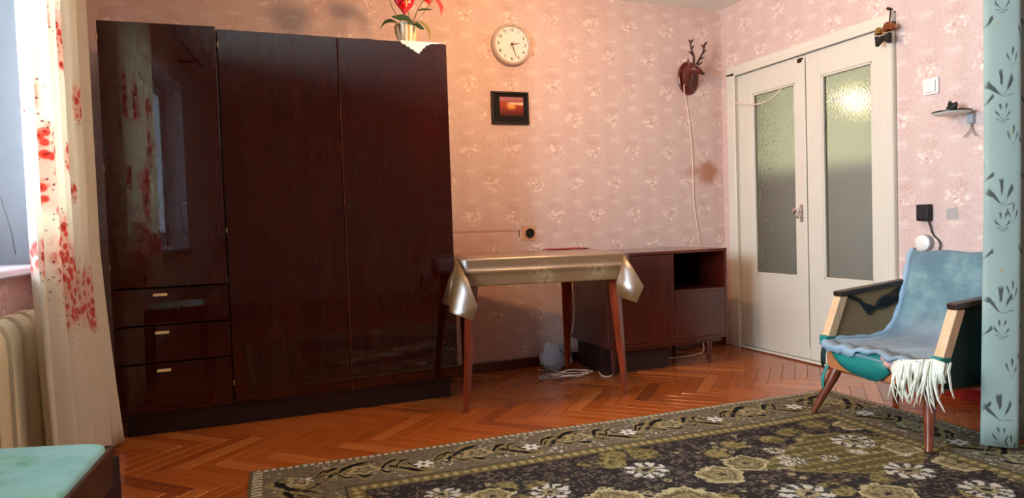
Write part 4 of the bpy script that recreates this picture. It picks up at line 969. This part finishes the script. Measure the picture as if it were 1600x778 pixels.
def fcurt(u, v):
    z = .02+2.36*v; low = max(0, 1-z/.9)
    y = FY0+(FY1-FY0)*u+.09*low*u*low+.10*low*low*(1-u)*.8
    x = CX+.034*math.sin(u*2*PI*4.3+.4)*(.55+.45*math.sin(u*9))+.011*math.sin(u*2*PI*9+1)+.040*low*u
    return (x, y, z)
fcm = MB(); fcm.grid(fcurt, 110, 30); fcu = fcm.build('floral_curtain', M_FCURT, solid=.0015, ang=80)
tag(fcu, 'cream curtain with red rose clusters hanging between the window and wardrobe', 'curtain')
rod2 = thing('curtain_rod', 'brown curtain rod above the window holding the floral curtain', 'curtain rod', (0, 0, 0))
MB().tube([(CX, .7, 2.392), (CX, 3.45, 2.392)], .011, 10).build('pole', M_ARM, rod2)
for yy in (.9, 2.2, 3.42): MB().box(LW+.0005, CX, yy-.008, yy+.008, 2.384, 2.400).build('bracket', M_DARKMETAL, rod2, smooth=False)

# ------------------------------------------------------------------ radiator, riser pipe
M_RAD = plain('radiator_paint', (218, 206, 172), .45, .06)
rad = thing('radiator', 'cream cast iron radiator with tall flat sections below the window sill', 'radiator', (LW+.002, 0, 0))
ygap = [at(px, 600, 0, -.70).y for px in (29, 52)]; pitch = ygap[1]-ygap[0]; y0 = ygap[0]-pitch*3
for k in range(6):
    a, b = y0+pitch*k+.022, y0+pitch*(k+1)-.022; mb = MB(); c = (a+b)/2; h = (b-a)/2
    rings = []
    for z, s_, dx in ((.095, .85, .0), (.12, 1., .0), (.60, 1., .0), (.650, 1., -.004), (.682, .98, -.018), (.700, .94, -.040)):
        x0_, x1_ = .006, .082+dx; ring = []
        for (fx_, fy2) in ((0, -1), (.94, -1), (.985, -.97), (1, -.92), (1, .92), (.985, .97), (.94, 1), (0, 1)): ring.append((x0_+(x1_-x0_)*fx_, c+h*fy2*s_, z))
        rings.append(ring)
    mb.loft(rings); mb.build('section', M_RAD, rad, ang=35)
for zz in (.15, .62): MB().tube([(.045, y0+.03, zz), (.045, y0+pitch*6-.03, zz)], .020, 10).build('header_pipe', M_RAD, rad)
for yy in (y0+.04, y0+pitch*6-.05): MB().tube([(.05, yy, .10), (.05, yy, 0)], .012, 8).build('foot', M_RAD, rad)
pipe = MB().tube([(-.770, 3.93, 0), (-.770, 3.93, CH)], .0165, 12).build('riser_pipe', M_RAD); tag(pipe, 'thin cream heating riser pipe in the corner behind the floral curtain', 'pipe')
strg = cord('window_string', 'thin dark string hanging across the window jamb', [(LW-.13, 2.90, 1.30), (LW-.06, 2.93, 1.16), (LW-.03, 2.96, 1.02), (LW-.02, 2.98, .90)], .002, M_CORDD)

# ------------------------------------------------------------------ stool with green seat
gs = Mat('mint_seat_cloth', .8); qx, qy, qz = gs.xyz(); n1_ = gs.noise(gs.vec(qx, qy, qz), 7., 3., .6); n2_ = gs.noise(gs.vec(qx, qy, 3.), 3., 1.)
gcx = gs.mix(n1_.ramp(.4, .6), rgb(106, 172, 148), rgb(150, 206, 194)); gcx = gs.mix(n2_.ramp(.5, .58)*.6, gcx, rgb(152, 204, 208)); gcx = gs.mix(gs.voro(gs.vec(qx, qy, 0.), 6.).ramp(.10, .05)*.8, gcx, rgb(40, 70, 60)); gs.color(gcx); M_MINT = gs.mat
M_STW = wood('stool_dark_wood', (46, 24, 18), (74, 40, 28), .4, 2)
BRc, BLc, FLc, FRc = Vector((-.335, 1.86)), Vector((-.705, 1.975)), Vector((-.735, 1.50)), Vector((-.365, 1.415))
cen = (BRc+BLc+FLc+FRc)/4; stl = thing('stool', 'dark wooden stool with mint green padded seat beside the radiator', 'stool', (cen.x, cen.y, 0))
cor = [(q_-cen) for q_ in (FRc, BRc, BLc, FLc)]
def inset(k, z): return [(q_.x*k, q_.y*k, z) for q_ in cor]
def ringz(k, z, n=7):
    out = []; pts = [q_*k for q_ in cor]
    for i in range(4):
        a, b, c = pts[i-1], pts[i], pts[(i+1) % 4]; p0 = b+(a-b).normalized()*.045; p1 = b+(c-b).normalized()*.045
        for t in range(n): 
            t = t/(n-1); w_ = p0*(1-t)**2+b*2*t*(1-t)+p1*t*t; out.append((w_.x, w_.y, z))
    return out
MB().loft([ringz(.94, .40), ringz(.955, .446), ringz(.945, .454), ringz(.90, .459), ringz(.6, .464), ringz(.2, .465)]).build('seat', M_MINT, stl, ang=60)
for i in range(4):
    a, b = cor[i-1]*1.0, cor[i]*1.0; d_ = (b-a).normalized(); nn_ = Vector((d_.y, -d_.x))*.02
    MB().prism([(a.x, a.y, .355), (b.x, b.y, .355), (b.x-nn_.x, b.y-nn_.y, .355), (a.x-nn_.x, a.y-nn_.y, .355)], (0, 0, .0905), .003).build('apron', M_STW, stl, smooth=False)
for i in range(4):
    q_ = cor[i]*.905; f_ = cor[i]*.97
    MB().tube([(q_.x, q_.y, .4215), (q_.x*1.01, q_.y*1.01, .34), (f_.x, f_.y, 0)], [.030, .029, .019], 4).build('leg', M_STW, stl, smooth=False)
for i, j in ((0, 1), (2, 3)):
    a, b = cor[i]*.99, cor[j]*.99; MB().tube([(a.x, a.y, .20), (b.x, b.y, .20)], .010, 8).build('stretcher', M_STW, stl)

# ------------------------------------------------------------------ ceiling lamp (above the picture)
LX, LY, LZ = 1.45, 2.95, 2.20
M_SHADE = plain('lamp_shade', (236, 220, 190), .5, .03); em = Mat('lit_bulb', .4, (1, .85, .65, 1)); em.set('Emission Color', (1, .72, .42, 1)); em.set('Emission Strength', 12.)
lmp = thing('ceiling_lamp', 'pendant ceiling lamp with a pale open shade and a lit bulb', 'lamp', (LX, LY, CH))
MB().lathe([(.001, 0), (.055, 0), (.05, -.02), (.012, -.03), (.001, -.03)], 20).build('canopy', M_SHADE, lmp)
MB().tube([(0, 0, -.028), (0, 0, LZ-CH+.11)], .005, 8).build('flex', M_CORD, lmp)
s2 = MB().lathe([(.02, .12), (.05, .115), (.10, .09), (.15, .05), (.155, .05), (.105, .095), (.05, .121), (.02, .126)], 28, (0, 0, LZ-CH)); s2.build('shade', M_SHADE, lmp)
MB().lathe([(.001, .10), (.012, .095), (.014, .06), (.028, .03), (.030, .012), (.020, -.010), (.001, -.016)], 16, (0, 0, LZ-CH)).build('bulb', em.mat, lmp)
ll = bpy.data.lights.new('lamp_light', 'POINT'); ll.energy = LAMP_W; ll.color = (1, .52, .23); ll.shadow_soft_size = .05
lo = bpy.data.objects.new('lamp_light', ll); COL.objects.link(lo); lo.parent = lmp; lo.location = (0, 0, LZ-CH-.075)
# hall wall lamp seen through the glass
hv = at(1345, 165, 0, 4.9)
hl = thing('hall_lamp', 'small warm lamp glowing in the hall behind the right glass pane', 'lamp', (HX1, hv.y, hv.z))
MB().lathe([(.001, 0), (.05, 0), (.05, .015), (.012, .02), (.012, .06), (.001, .06)], 16, M=RY).build('wall_plate', M_BRASS, hl)
hem_ = Mat('hall_globe', .4, (1, .85, .6, 1)); hem_.set('Emission Color', (1, .70, .32, 1)); hem_.set('Emission Strength', .7)
MB().blob((-.12, 0, 0), .075, .075, .085, 16, 10).build('globe', hem_.mat, hl)
l2 = bpy.data.lights.new('hall_light', 'POINT'); l2.energy = 2.5; l2.color = (1, .80, .55); l2.shadow_soft_size = .07
lo2 = bpy.data.objects.new('hall_light', l2); COL.objects.link(lo2); lo2.parent = hl; lo2.location = (-.28, 0, .05)
